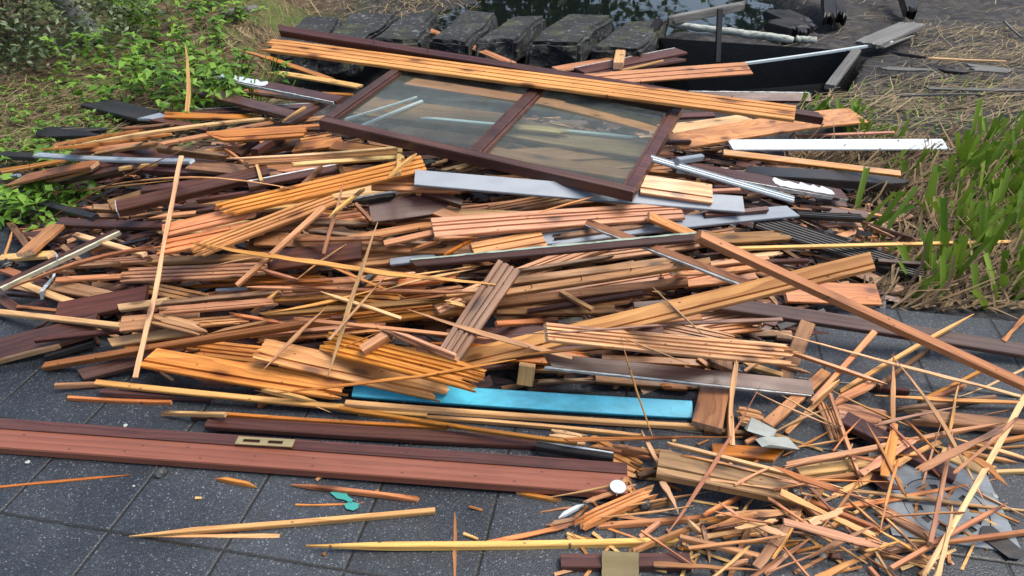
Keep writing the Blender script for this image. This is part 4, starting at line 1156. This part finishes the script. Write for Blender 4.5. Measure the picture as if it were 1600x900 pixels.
def blob(r, seed, sz=.6, sub=3):
    import bmesh
    bm = bmesh.new(); bmesh.ops.create_icosphere(bm, subdivisions=sub, radius=r)
    for v in bm.verts:
        k = 1 + .45 * mnoise.noise(v.co * (1.6 / r) + Vector((seed, 0, 0))); v.co = v.co * k; v.co.z *= sz
    me = bpy.data.meshes.new('scrap'); bm.to_mesh(me); bm.free(); return me
def top_at(px, py): return CAM + ray(px, py) / float(sampleW(np.array(px), np.array(py)))
for (px, py, r, lab, m_) in ((1008, 788, .017, 'black rubber scrap beside the grooved channel board', rub), (1243, 769, .014, 'black shiny scrap at the corner of the drawer-like board', rub),
                        (11, 412, .024, 'black lump on the pink board at the left edge', rub)):
    p = top_at(px, py); o = link('rubber_scrap', blob(r, px, .7), m_); o.location = p; tag(o, lab, 'scrap')
stone = plain('grey_pebble', (.035, .038, .042), .5)
for (px, py, r, lab) in ((252, 741, .016, 'grey pebble below the fascia board'), (44, 723, .006, 'tiny white crumb left of the pebble'), (209, 760, .0035, 'tiny pale crumb on the paving'), (196, 666, .006, 'small crumb behind the fascia board'),
                         (1285, 869, .010, 'white crumb on the paving left of the drain'), (1372, 879, .010, 'white crumb crossed by the slim stick'), (1553, 777, .008, 'white crumb at the drain rim')):
    p = G(px, py); o = link('pebble', blob(r, px * .7, .6, 2), stone if r > .012 else plast); o.location = (p[0], p[1], r * .4); tag(o, lab, 'pebble')
# white strap hanging over the olive-edged board
pts = [top_at(*q) + np.array([0, -.02, .012]) for q in ((93, 396), (96, 402), (94, 420), (90, 434), (80, 446), (72, 456), (73, 468))]
wid = [.004, .006, .009, .011, .016, .016, .012]; vs = []; fs = []
for p, w_ in zip(pts, wid): vs += [p + np.array([-w_ / 2, 0, 0]), p + np.array([w_ / 2, 0, .003]), p + np.array([w_ / 2, .002, .005]), p + np.array([-w_ / 2, .002, .002])]
for i in range(len(pts) - 1):
    for k in range(4): fs.append((4 * i + k, 4 * i + (k + 1) % 4, 4 * i + 4 + (k + 1) % 4, 4 * i + 4 + k))
tag(link('plastic_strap', mesh('plastic_strap', vs, fs), M['wp']), 'white plastic strap hanging over the olive-edged board', 'strap')

# ------------------------------------------------------------------ drain cover
dc = G(1478, 800); r0 = .098
bl = G(1393, 838); ex3 = np.array([*EX, 0]); ey3 = np.array([*EY, 0]); S_ = .284
cen = bl + ex3 * S_ / 2 + ey3 * S_ / 2
droot = bpy.data.objects.new('drain_cover', None); C.objects.link(droot); droot.location = (*cen[:2], 0); droot.rotation_euler = (0, 0, ROW)
tag(droot, 'square grey drain cover with round slotted lid set in the paving', 'drain')
dcl = np.array([(dc - cen) @ ex3, (dc - cen) @ ey3]); dcl = np.clip(dcl, -.035, .035)
N = 64; vs = []; fs = []; h = .006
def sq(a):
    c_, s_ = math.cos(a), math.sin(a); k = (S_ / 2) / max(abs(c_), abs(s_)); return c_ * k, s_ * k
for z in (h, .001):
    vs += [(dcl[0] + r0 * math.cos(i * 2 * math.pi / N), dcl[1] + r0 * math.sin(i * 2 * math.pi / N), z) for i in range(N)]
    vs += [(*sq(i * 2 * math.pi / N), z) for i in range(N)]
for i in range(N):
    j = (i + 1) % N
    fs += [(i, N + i, N + j, j), (N + i, 3 * N + i, 3 * N + j, N + j), (2 * N + i, i, j, 2 * N + j)]
conc = plain('pale_cast_frame', (.17, .20, .225), .5, dirt=(.06, .07, .07), dirt_amt=.6, bump=.3, scale=14)
f_ = link('drain_frame', mesh('drain_frame', vs, fs), conc); f_.parent = droot
radii = [.012, .05, .056, .078, .084, .0955]; ns = 48; vs = []; fs = []
for z in (h - .001, h - .006):
    for r in radii: vs += [(dcl[0] + r * math.cos(i * 2 * math.pi / ns), dcl[1] + r * math.sin(i * 2 * math.pi / ns), z) for i in range(ns)]
nr = len(radii)
def vid(l, r, i): return (l * nr + r) * ns + i % ns
for r in range(nr - 1):
    for i in range(ns):
        if r == 2 and i % 4 < 2:
            for (a1, b1, a2, b2) in ((r, i, r, i + 1), (r + 1, i + 1, r + 1, i)): fs.append((vid(0, a1, b1), vid(0, a2, b2), vid(1, a2, b2), vid(1, a1, b1)))
            continue
        fs.append((vid(0, r, i), vid(0, r + 1, i), vid(0, r + 1, i + 1), vid(0, r, i + 1)))
fs.append(tuple(vid(0, 0, i) for i in range(ns)))
for i in range(ns): fs.append((vid(0, nr - 1, i), vid(1, nr - 1, i), vid(1, nr - 1, i + 1), vid(0, nr - 1, i + 1)))
iron = plain('worn_cast_lid', (.20, .23, .25), .42, metal=.3, dirt=(.07, .07, .07), dirt_amt=.6, scale=20)
l_ = link('slotted_lid', mesh('slotted_lid', vs, fs), iron); l_.parent = droot
vs = [(dcl[0] + r0 * math.cos(i * .196), dcl[1] + r0 * math.sin(i * .196), .0012) for i in range(32)]
d_ = link('shaft_shade_disc', mesh('shaft_shade_disc', vs, [tuple(range(32))]), M['bk']); d_.parent = droot  # flat black disc, its colour stands in for the darkness of a shaft
ground_flake('black_strip', [(1532, 826), (1548, 826), (1600, 868), (1590, 878), (1574, 876), (1528, 842)], rub, 'black strip lying across the lower right corner of the drain cover', 'strip', .003, .0075)  # thin flat black shape over the frame corner

# ------------------------------------------------------------------ stone blocks at the pond
mst = NT('mossy_stone'); v, rnd = objvec(mst)
a = mst.noise(v, 3.5, 8, .7); b = mst.noise(v, 26, 6, .7)
geo = mst.n('NewGeometry'); sepn = mst.n('SeparateXYZ'); mst.l(geo.outputs['Normal'], sepn.inputs[0])
c1 = mst.ramp(mst.math('ADD', mst.math('MULTIPLY', a, .5), mst.math('MULTIPLY', b, .5)), [(.34, (.005, .006, .007)), (.52, (.020, .023, .025)), (.72, (.10, .11, .11))])
c1 = mst.mix(mst.math('MULTIPLY', mst.ramp(b, [(.58, (0, 0, 0)), (.68, (1, 1, 1))]), .55), c1, (.40, .41, .38))
mo_ = mst.noise(v, 5.0, 5, .6); mk = mst.ramp(mo_, [(.54, (0, 0, 0)), (.66, (1, 1, 1))])
c1 = mst.mix(mst.math('MULTIPLY', mk, .5), c1, (.075, .085, .022))
mst.l(c1, mst.b.inputs['Base Color']); mst.set(Roughness=.7); mst.bump(mst.math('ADD', a, b), .9, .03)
LAB = ['leftmost dark stone block by the pond, half under straw', 'second dark stone block from the left by the pond', 'stone block behind the left part of the top mahogany beam',
       'stone block with moss behind the orange batten', 'stone block just left of the whitest-spotted block', 'broad stone block with white spots on top', 'rightmost stone block at the corner of the pit']
import bmesh
for i, (brx, dy) in enumerate(zip((540, 614, 692, 782, 862, 947, 1036), (7, 2, 0, -1, -2, 0, 8))):
    zt = .10; q = [G(brx - 118, 62 + dy, zt), G(brx - 46, 63 + dy, zt), G(brx, 18 + dy, zt), G(brx - 62, 17 + dy, zt)]
    c = sum(q) / 4; bm = bmesh.new(); rr = random.Random(i + 3); q = [p + np.array([rr.uniform(-.05, .05), rr.uniform(-.06, .06), rr.uniform(-.03, .01)]) for p in q]
    top = [bm.verts.new(p - c + np.array([0, 0, rr.uniform(-.015, .015)])) for p in q]; bot = [bm.verts.new(p - c + np.array([0, 0, -.20])) for p in q]
    bm.faces.new(top); bm.faces.new(bot[::-1])
    for k in range(4): bm.faces.new((top[k], bot[k], bot[(k + 1) % 4], top[(k + 1) % 4]))
    bmesh.ops.recalc_face_normals(bm, faces=bm.faces)
    bmesh.ops.bevel(bm, geom=list(bm.edges), offset=.025, segments=2, affect='EDGES')
    bmesh.ops.triangulate(bm, faces=bm.faces); bmesh.ops.subdivide_edges(bm, edges=list(bm.edges), cuts=5, use_grid_fill=True)
    for v_ in bm.verts:
        p = v_.co + Vector((i * 7.3, 0, 0)); d = .06 * mnoise.noise(p * 4) + .03 * mnoise.noise(p * 14) + .010 * mnoise.noise(p * 37)
        v_.co += v_.co.normalized() * d
    me = bpy.data.meshes.new('stone_block'); bm.to_mesh(me); bm.free(); o = link('stone_block', me, mst.m); o.location = c
    tag(o, LAB[i], 'stone block', 'stone blocks in a row at the pond')

# ------------------------------------------------------------------ pit, its edging and burnt timbers
def beam(name, P, Q, w_, h_, mat, label=None, cat=None, ends='cc', up=(0, 0, 1), seed=1, jag=0):
    P = np.array(P, float); Q = np.array(Q, float); ax = unit(Q - P); n_ = unit(np.array(up) - ax * (np.array(up) @ ax)); b_ = np.cross(n_, ax)
    me = plank_mesh(name, np.linalg.norm(Q - P), w_, w_, h_, ends, rng=random.Random(seed)); me.materials.append(mat); me.materials.append(mat)
    o = link(name, me); c = (P + Q) / 2
    o.matrix_world = Matrix(((ax[0], b_[0], n_[0], c[0]), (ax[1], b_[1], n_[1], c[1]), (ax[2], b_[2], n_[2], c[2]), (0, 0, 0, 1)))
    if label: tag(o, label, cat)
    return o
vs = []; fs = []
for i in range(4):
    a_, b_ = PIT[i], PIT[(i + 1) % 4]; k = len(vs)
    vs += [(*a_, .012), (*b_, .012), (*b_, -.55), (*a_, -.55)]; fs.append((k, k + 1, k + 2, k + 3))
cpt = sum(PIT) / 4
k = len(vs); vs += [(*p, -.52) for p in PIT]; fs.append((k, k + 1, k + 2, k + 3))
pitm = plain('black_sodden_boards', (.014, .015, .017), .5, dirt=(.03, .03, .03), dirt_amt=.6, scale=20, bump=.6)
pl_ = link('pit_lining', mesh('pit_lining', vs, fs), pitm); tag(pl_, 'black wet lining of the open pit behind the pile', 'pit')
lich = plain('lichen_log', (.38, .41, .36), .85, dirt=(.06, .06, .05), dirt_amt=.95, bump=1.0, scale=18)
def log(name, P, Q, r, mat, label, cat='log', seed=0):
    P = np.array(P, float); Q = np.array(Q, float); ax = unit(Q - P); u_ = unit(np.cross(ax, (0, 0, 1))); v_ = np.cross(u_, ax); vs = []; fs = []; N, K = 12, 24
    for i in range(K + 1):
        c = P + (Q - P) * i / K
        for j in range(N):
            a_ = j * 2 * math.pi / N; q = r * (1 + .35 * mnoise.noise((i * .45 + seed, math.cos(a_), math.sin(a_)))) * (1 if 0 < i < K else .7); vs.append(c - P + u_ * q * math.cos(a_) + v_ * q * math.sin(a_))
    for i in range(K): fs += [(i * N + j, i * N + (j + 1) % N, (i + 1) * N + (j + 1) % N, (i + 1) * N + j) for j in range(N)]
    fs += [tuple(range(N - 1, -1, -1)), tuple(K * N + j for j in range(N))]
    o = link(name, mesh(name, vs, fs, True), mat); o.location = P; tag(o, label, cat); return o
log('edging_log', G(1047, 38, .05), G(1240, 62, .05), .026, lich, 'long pale lichen-covered log along the far edge of the pit')
log('edging_log', G(1243, 61, .05), G(1276, 63, .05), .024, lich, 'short pale log end at the far right corner of the pit', seed=5)
beam('charred_post', G(1121, 97, -.05), G(1125, 14, .28), .036, .036, M['bk'], 'black post standing in front of the pit log', 'post', up=(0, -1, .4))
beam('charred_rail', G(1040, 33, .10), G(1168, 8, .14), .05, .06, M['gw'], 'dark wooden rail above the pit log over the water', 'rail', ends='jj')
beam('charred_post', G(1008, 72, -.02), G(1030, 32, .13), .06, .05, M['bk'], 'black slanting stake against the rightmost stone block', 'post')
for i, (a_, b_, w_, h_, m_, lab) in enumerate((((1200, 34), (1262, 50), .28, .07, 'bk', 'broken grey slab at the far right corner of the pit'), ((1205, 18), (1250, 38), .22, .06, 'bk', 'upper broken slab behind the pit'), ((1244, 34), (1256, 58), .07, .05, 'bk', 'short charred stump leaning on the slab'),
    ((1284, -8), (1296, 36), .09, .09, 'bk', 'left one of two burnt posts on the mud'), ((1297, -8), (1314, 34), .08, .09, 'bk', 'right one of two burnt posts on the mud'), ((1396, -8), (1424, 27), .08, .09, 'bk', 'burnt post lying at the top right'), ((1350, 72), (1432, 36), .17, .03, 'gw', 'grey weathered edging plank beside the mud'))):
    A_ = G(*a_, .03); B_ = G(*b_, .03)
    if 'post' in lab: A_[2] += .16
    beam('burnt_timber' if m_ == 'bk' else 'edging_plank', A_, B_, w_, h_, M[m_], lab, 'timber', 'jj', seed=i)
beam('edging_plank', G(1338, 80, .0), G(1296, 136, .0), .06, .03, M['gw'], 'grey plank lying along the right side of the pit', 'edging', 'cc', seed=3)
barkm = plain('weathered_bark', (.26, .27, .25), .85, dirt=(.07, .06, .05), dirt_amt=.8, bump=1, scale=12)
log('tree_stump', G(150, 62, -.02), G(150, 62, 0) + np.array([-.16, -.05, .36]), .075, barkm, 'grey stump leaning in the weeds at upper left', 'stump', seed=8)
log('tree_log', G(348, 22, .03), G(402, 14, .03), .035, M['gw'], 'short grey log behind the weeds at the top', seed=2)
# ------------------------------------------------------------------ plants
def leafmat(name, c0, c1, rough=.45, tr=.25):
    n = NT(name); g = n.n('NewGeometry'); col = n.ramp(g.outputs['Random Per Island'], [(0, c0), (.6, tuple((a + b) / 2 for a, b in zip(c0, c1))), (1, c1)])
    n.l(col, n.b.inputs['Base Color']); n.set(Roughness=rough, Specular_IOR_Level=.4)
    t = n.n('BsdfTranslucent'); n.l(n.mix(.5, col, (.25, .35, .03)), t.inputs[0]); mx = n.n('MixShader', iFac=tr) if False else n.n('MixShader'); mx.inputs[0].default_value = tr
    out = n.t.nodes['Material Output']; n.l(n.b.outputs[0], mx.inputs[1]); n.l(t.outputs[0], mx.inputs[2]); n.l(mx.outputs[0], out.inputs[0])
    return n.m
LM = {'weed': leafmat('weed_leaf', (.05, .14, .014), (.21, .37, .045)), 'bush': leafmat('evergreen_leaf', (.022, .045, .018), (.17, .22, .11), .35, .12),
      'reed': leafmat('reed_blade', (.045, .13, .010), (.25, .38, .055), .4, .3), 'straw': leafmat('dry_straw', (.07, .052, .028), (.40, .31, .175), .7, .1),
      'dead': leafmat('dead_reed', (.035, .021, .011), (.24, .165, .085), .8, .05), 'far': leafmat('far_leaf', (.012, .03, .008), (.05, .09, .02))}
stemm = plain('brown_stem', (.14, .10, .055), .8)
class Leafy:
    def __init__(s): s.v = []; s.f = []
    def leaf(s, p, d, up, L, w_, fold=.25, curl=.15):
        d = unit(d); sd = np.cross(up, d); k = np.linalg.norm(sd)
        sd = sd / k if k > 1e-4 else np.array([1., 0, 0]); nn = np.cross(d, sd); b = len(s.v)
        mid = p + d * L * .45
        s.v += [p, mid + sd * w_ / 2 + nn * fold * w_ * .5, mid, mid - sd * w_ / 2 + nn * fold * w_ * .5, p + d * L - nn * curl * L]
        s.f += [(b, b + 2, b + 1), (b, b + 3, b + 2), (b + 1, b + 2, b + 4), (b + 2, b + 3, b + 4)]
    def blade(s, pts, w0, w1, side, fold=.2):
        """strip along pts, folded a little along its middle"""
        b = len(s.v); K = len(pts)
        for i, p in enumerate(pts):
            w_ = w0 + (w1 - w0) * i / (K - 1); up = np.array([0, -.3, 1.]) * fold * w_
            s.v += [p + side * w_ / 2, p - up, p - side * w_ / 2]
        for i in range(K - 1):
            a = b + 3 * i; s.f += [(a, a + 1, a + 4, a + 3), (a + 1, a + 2, a + 5, a + 4)]
    def build(s, name, mat, parent=None):
        o = link(name, mesh(name, s.v, s.f, True), mat); o.parent = parent; return o
def twomat(lf, st, name, mat, parent):
    k = len(lf.v); fs = lf.f + [tuple(k + i for i in f) for f in st.f]; me = mesh(name, lf.v + st.v, fs, True); me.materials.append(mat); me.materials.append(stemm)
    me.polygons.foreach_set('material_index', [0] * len(lf.f) + [1] * len(st.f)); o = link(name, me); o.parent = parent; return o
gz = lambda x, y: float(soil_full(np.array([x]), np.array([y]))[0])
def rdir(rs, el0=-.2, el1=.9):
    a = rs.uniform(0, 6.283); e = rs.uniform(el0, el1); return np.array([math.cos(a) * math.cos(e), math.sin(a) * math.cos(e), math.sin(e)])
rs = np.random.default_rng(5)
# evergreen bush at the upper left
def bush(name, label, cat, c, rad, nleaf, L, mat, seed, stems=8, group=None):
    r = np.random.default_rng(seed); root = bpy.data.objects.new(name, None); C.objects.link(root); root.location = (c[0], c[1], 0); tag(root, label, cat, group)
    z0 = gz(c[0], c[1]); base = np.array([c[0], c[1], 0]); lf = Leafy(); cl = []
    for k in range(max(10, nleaf // 110)):
        d = rdir(r, -.1, 1.5); q = np.array([d[0] * rad[0], d[1] * rad[1], z0 + .1 + abs(d[2]) * rad[2]]) * np.array([1, 1, 1]) * r.uniform(.55, 1.0); cl.append((q, r.uniform(.10, .22) * max(rad) ** .5))
    for k in range(nleaf):
        q, rr = cl[r.integers(len(cl))]; p = q + r.normal(0, rr, 3) * np.array([1, 1, .8])
        if p[2] < z0 + .02: continue
        d = rdir(r, -.7, .6); lf.leaf(p, d, rdir(r, .4, 1.5), L * r.uniform(.6, 1.25), L * r.uniform(.38, .55))
    st = Leafy()
    for k in range(stems):
        q, _ = cl[r.integers(len(cl))]; P = np.array([r.normal(0, .12), r.normal(0, .12), z0]); pts = [P + (q - P) * t + np.array([0, 0, .15 * math.sin(t * 3)]) + r.normal(0, .012, 3) for t in np.linspace(0, 1, 7)]
        for sd_ in (np.array([1., 0, 0]), np.array([0, .7, .7])): st.blade(pts, .014, .006, sd_)
    twomat(lf, st, 'foliage', LM[mat], root); return root
bush('evergreen_shrub', 'large dark evergreen shrub at the upper left corner', 'shrub', G(20, 118)[:2] + np.array([-.55, .75]), (1.25, .8, 1.25), 15000, .052, 'bush', 1, 14)
bush('evergreen_shrub', 'smaller dark shrub behind the grey stump', 'shrub', G(70, 5)[:2] + np.array([-.2, .8]), (.9, .6, .8), 6000, .05, 'bush', 2, 8)
# leafy weeds
def weed(px, py, hgt, nst, spread, label, L=.05, seed=0, mat='weed', group='leafy green weeds on the bank', xy=None):
    r = np.random.default_rng(seed + int(px * 13 + py)); g = G(px, py)[:2] if xy is None else np.array(xy); z0 = gz(*g)
    root = bpy.data.objects.new('leafy_weed', None); C.objects.link(root); root.location = (g[0], g[1], z0); tag(root, label, 'weed', group)
    lf = Leafy(); st = Leafy()
    for k in range(nst):
        a = r.uniform(0, 6.283); lean = r.uniform(0, .5); P = np.array([r.normal(0, spread), r.normal(0, spread), -.01]); hh = hgt * r.uniform(.45, 1.1)
        tip = P + np.array([math.cos(a) * lean * hh, math.sin(a) * lean * hh, hh]); pts = [P + (tip - P) * t for t in np.linspace(0, 1, 4)]
        st.blade(pts, .005, .003, np.array([1., 0, 0]))
        for t in np.linspace(.3, 1, max(2, int(hh / .045))):
            p = P + (tip - P) * t
            for m in range(3 if t < .95 else 5):
                d = rdir(r, -.25, .55); lf.leaf(p, d, np.array([0, 0, 1.]) + r.normal(0, .3, 3), L * r.uniform(.6, 1.3), L * r.uniform(.35, .6), curl=.25)
    twomat(lf, st, 'foliage', LM[mat], root); return root
WG = 'bright green leafy weed among others on the bank at upper left'
pts = [(150, 105), (205, 120), (235, 95), (250, 60), (280, 110), (300, 75), (330, 108), (345, 60), (365, 88), (200, 40), (240, 25), (290, 35), (325, 20), (270, 145), (310, 150), (340, 135), (230, 150), (180, 150), (375, 120), (365, 30), (180, 12), (300, 6), (350, 168), (290, 168)]
for i, (x, y) in enumerate(pts): weed(x, y, rs.uniform(.16, .34), int(rs.integers(6, 10)), .10, WG, .075, i)
WL = 'small low weed on the straw-strewn soil at far left'
for i, (x, y) in enumerate([(15, 150), (45, 165), (80, 150), (110, 165), (130, 130), (25, 185), (60, 200), (95, 195), (10, 215), (40, 228), (70, 215), (100, 130), (20, 130), (120, 185), (150, 190), (85, 235), (5, 240), (140, 205)]): weed(x, y, rs.uniform(.05, .12), int(rs.integers(5, 9)), .07, WL, .035, i + 100, group='small weeds at far left')
WP = ['leafy weed left of the slanting brown stick, at the left edge', 'leafy weed in the gap under the thin brown stick', 'leafy weed touching the knotty orange board end', 'leafy weed in the dark gap right of the brown stick', 'small weed in the gap at the left edge of the pile', 'leafy weed in front of the ridged black strip', 'weed tuft beside the aluminium strip left end']
for (x, y, h_), lab in zip([(8, 338, .14), (45, 352, .15), (75, 345, .15), (122, 325, .14), (20, 325, .12), (100, 338, .10), (75, 245, .10)], WP): weed(x, y, h_, 13, .075, lab, .06, 7, group='weeds growing through the left end of the pile')
# cut reeds
def reed(px, py, nb, hgt, spread, label, group, seed=0, w_=.027):
    r = np.random.default_rng(seed + int(px * 7 + py)); g = G(px, py)[:2]; z0 = gz(*g); lf = Leafy(); lean0 = r.normal(.13, .14)
    for k in range(nb):
        P = np.array([r.normal(0, spread), r.normal(0, spread * .7), -.02]); hh = hgt * r.uniform(.5, 1.15); a = lean0 + r.normal(0, .3); b = r.normal(-.1, .3)
        tip = P + np.array([math.sin(a) * hh, math.sin(b) * hh * .7, math.cos(a) * hh]); mid = (P + tip) / 2 + np.array([math.sin(a) * -.06 * hh, 0, .03 * hh])
        th_ = r.uniform(-.7, .7); sd_ = np.array([math.cos(th_), math.sin(th_), 0]); ww = w_ * r.uniform(.6, 1.25)
        lf.blade([P, P * .5 + mid * .5, mid, mid * .45 + tip * .55, tip], ww * .75, ww, sd_, .35)
    o = lf.build('cut_reeds', LM['reed']); o.location = (g[0], g[1], z0); tag(o, label, 'reeds', group); return o
RG = 'clump of cut green reeds in the dead straw at right'
pos = [(1545, 262), (1575, 235), (1510, 235), (1595, 265), (1490, 250), (1530, 300), (1570, 300), (1600, 315), (1480, 330), (1515, 350), (1550, 335), (1590, 360), (1420, 275), (1400, 262), (1350, 355), (1500, 345), (1460, 395), (1480, 410), (1450, 430), (1500, 425), (1530, 400), (1560, 385), (1385, 395), (1590, 440), (1560, 460), (1465, 460), (1525, 250), (1555, 215), (1605, 225), (1575, 410), (1485, 280), (1590, 200), (1520, 275), (1560, 280), (1535, 225), (1585, 285), (1500, 305), (1545, 310), (1575, 265), (1600, 300), (1512, 262), (1538, 288), (1568, 320), (1592, 335), (1522, 322), (1552, 250), (1582, 250), (1605, 280), (1495, 288), (1560, 350), (1530, 365), (1598, 390), (1512, 380)]
for i, (x, y) in enumerate(pos): reed(x, y, int(rs.integers(6, 10)), rs.uniform(.14, .26), .045, RG, 'cut reed clumps at right', i)
RS = 'short cut reeds sprouting behind the wide orange board'
for i, (x, y) in enumerate([(1290, 172), (1320, 175), (1345, 190), (1360, 195), (1375, 200), (1395, 198), (1335, 172), (1450, 215), (1272, 160)]): reed(x, y, 7, .11, .05, RS, 'short reeds behind the orange board', i + 60)
RPp = 'few green reed leaves growing by the pit'
for i, (x, y) in enumerate([(1065, 128), (1085, 138), (1120, 142), (1062, 140), (1105, 140)]): reed(x, y, 4, .22, .035, RPp, 'reed leaves by the pit', i + 90, .018)
RGr = 'long grass leaves beside the mauve white-edged board'
for i, (x, y) in enumerate([(345, 112), (365, 150), (330, 165), (385, 118), (400, 150), (350, 90), (310, 175), (420, 150)]): reed(x, y, 7, .30, .05, RGr, 'grass by the mauve board', i + 140, .010)
# dry straw, everywhere on the soil
def straw(name, label, regions, nmax, mat, lmin, lmax, w_=.004, el=(-.05, .25), seed=3):
    r = np.random.default_rng(seed); lf = Leafy(); k = 0
    while k < nmax:
        x0, x1, y0, y1, ang = regions[r.integers(len(regions))]; g = G(r.uniform(x0, x1), r.uniform(y0, y1))[:2]; d = (g - EDGE0) @ EY
        if d < .03: k += 1; continue
        L = lmin + (lmax - lmin) * r.random() ** 2; a = r.normal(ang, .7); e = r.uniform(*el); z = gz(*g) + .004 + r.random() * .02
        dv = np.array([math.cos(a) * math.cos(e), math.sin(a) * math.cos(e), math.sin(e)]); P = np.array([g[0], g[1], z]); bend = r.normal(0, .12) * L; sd_ = unit(np.cross(dv, (0, 0, 1)) + 1e-6)
        lf.blade([P, P + dv * L * .5 + sd_ * bend + np.array([0, 0, .04 * L]), P + dv * L], w_ * r.uniform(.6, 1.6), w_ * r.uniform(.3, 1), sd_, .2); k += 1
    o = lf.build(name, LM[mat]); tag(o, label, 'straw', kind='stuff'); return o
straw('dry_straw', 'dry straw and stems lying on the soil around the pile', [(-40, 420, 90, 260, .3), (130, 420, 0, 180, .5), (380, 900, -30, 25, -.2), (1180, 1640, -20, 190, .1), (-40, 170, 120, 260, .3), (1420, 1600, 35, 95, .2), (1240, 1600, 112, 165, .1), (1330, 1650, 140, 230, .3)], 4300, 'straw', .05, .34, .0045)
straw('dead_reed_litter', 'brown dead reed stubble at the right edge', [(1330, 1650, 200, 480, .5), (1400, 1650, 250, 450, .8), (1230, 1450, 235, 290, .2)], 5200, 'dead', .04, .22, .009, (-.1, .8), 8)
straw('leaf_litter', 'brown leaf litter on the soil at left', [(-40, 420, 60, 260, .3), (0, 160, 290, 350, 0)], 3200, 'dead', .015, .05, .02, (-.4, .5), 12)
straw('straw_fringe', 'bleached straw hanging over the bank behind the stone blocks', [(380, 860, -25, 14, -1.9), (300, 520, 20, 60, -1.3), (600, 870, -20, 12, -1.8), (1090, 1200, -20, 6, -1.7)], 1500, 'straw', .15, .5, .006, (-.5, .1), 15)
straw('moss_carpet', 'fine green moss and seedlings on the soil at far left', [(-40, 160, 120, 255, 0), (1250, 1600, 120, 200, 0)], 1000, 'weed', .015, .06, .008, (-.1, 1.3), 21)
# trees across the pond (out of the frame, seen as the dark reflection in the water)
for i, (x, y, h_, lab) in enumerate(((-1.6, 12.0, 4.6, 'dark tree across the pond to the left'), (.95, 12.2, 4.8, 'dark tree across the pond in the middle'), (5.2, 12.5, 4.2, 'dark tree across the pond to the right'))):
    bush('far_tree', lab, 'tree', (x, y), (1.9, 1.0, h_), 7000, .24, 'far', 40 + i, 10, 'trees across the pond')
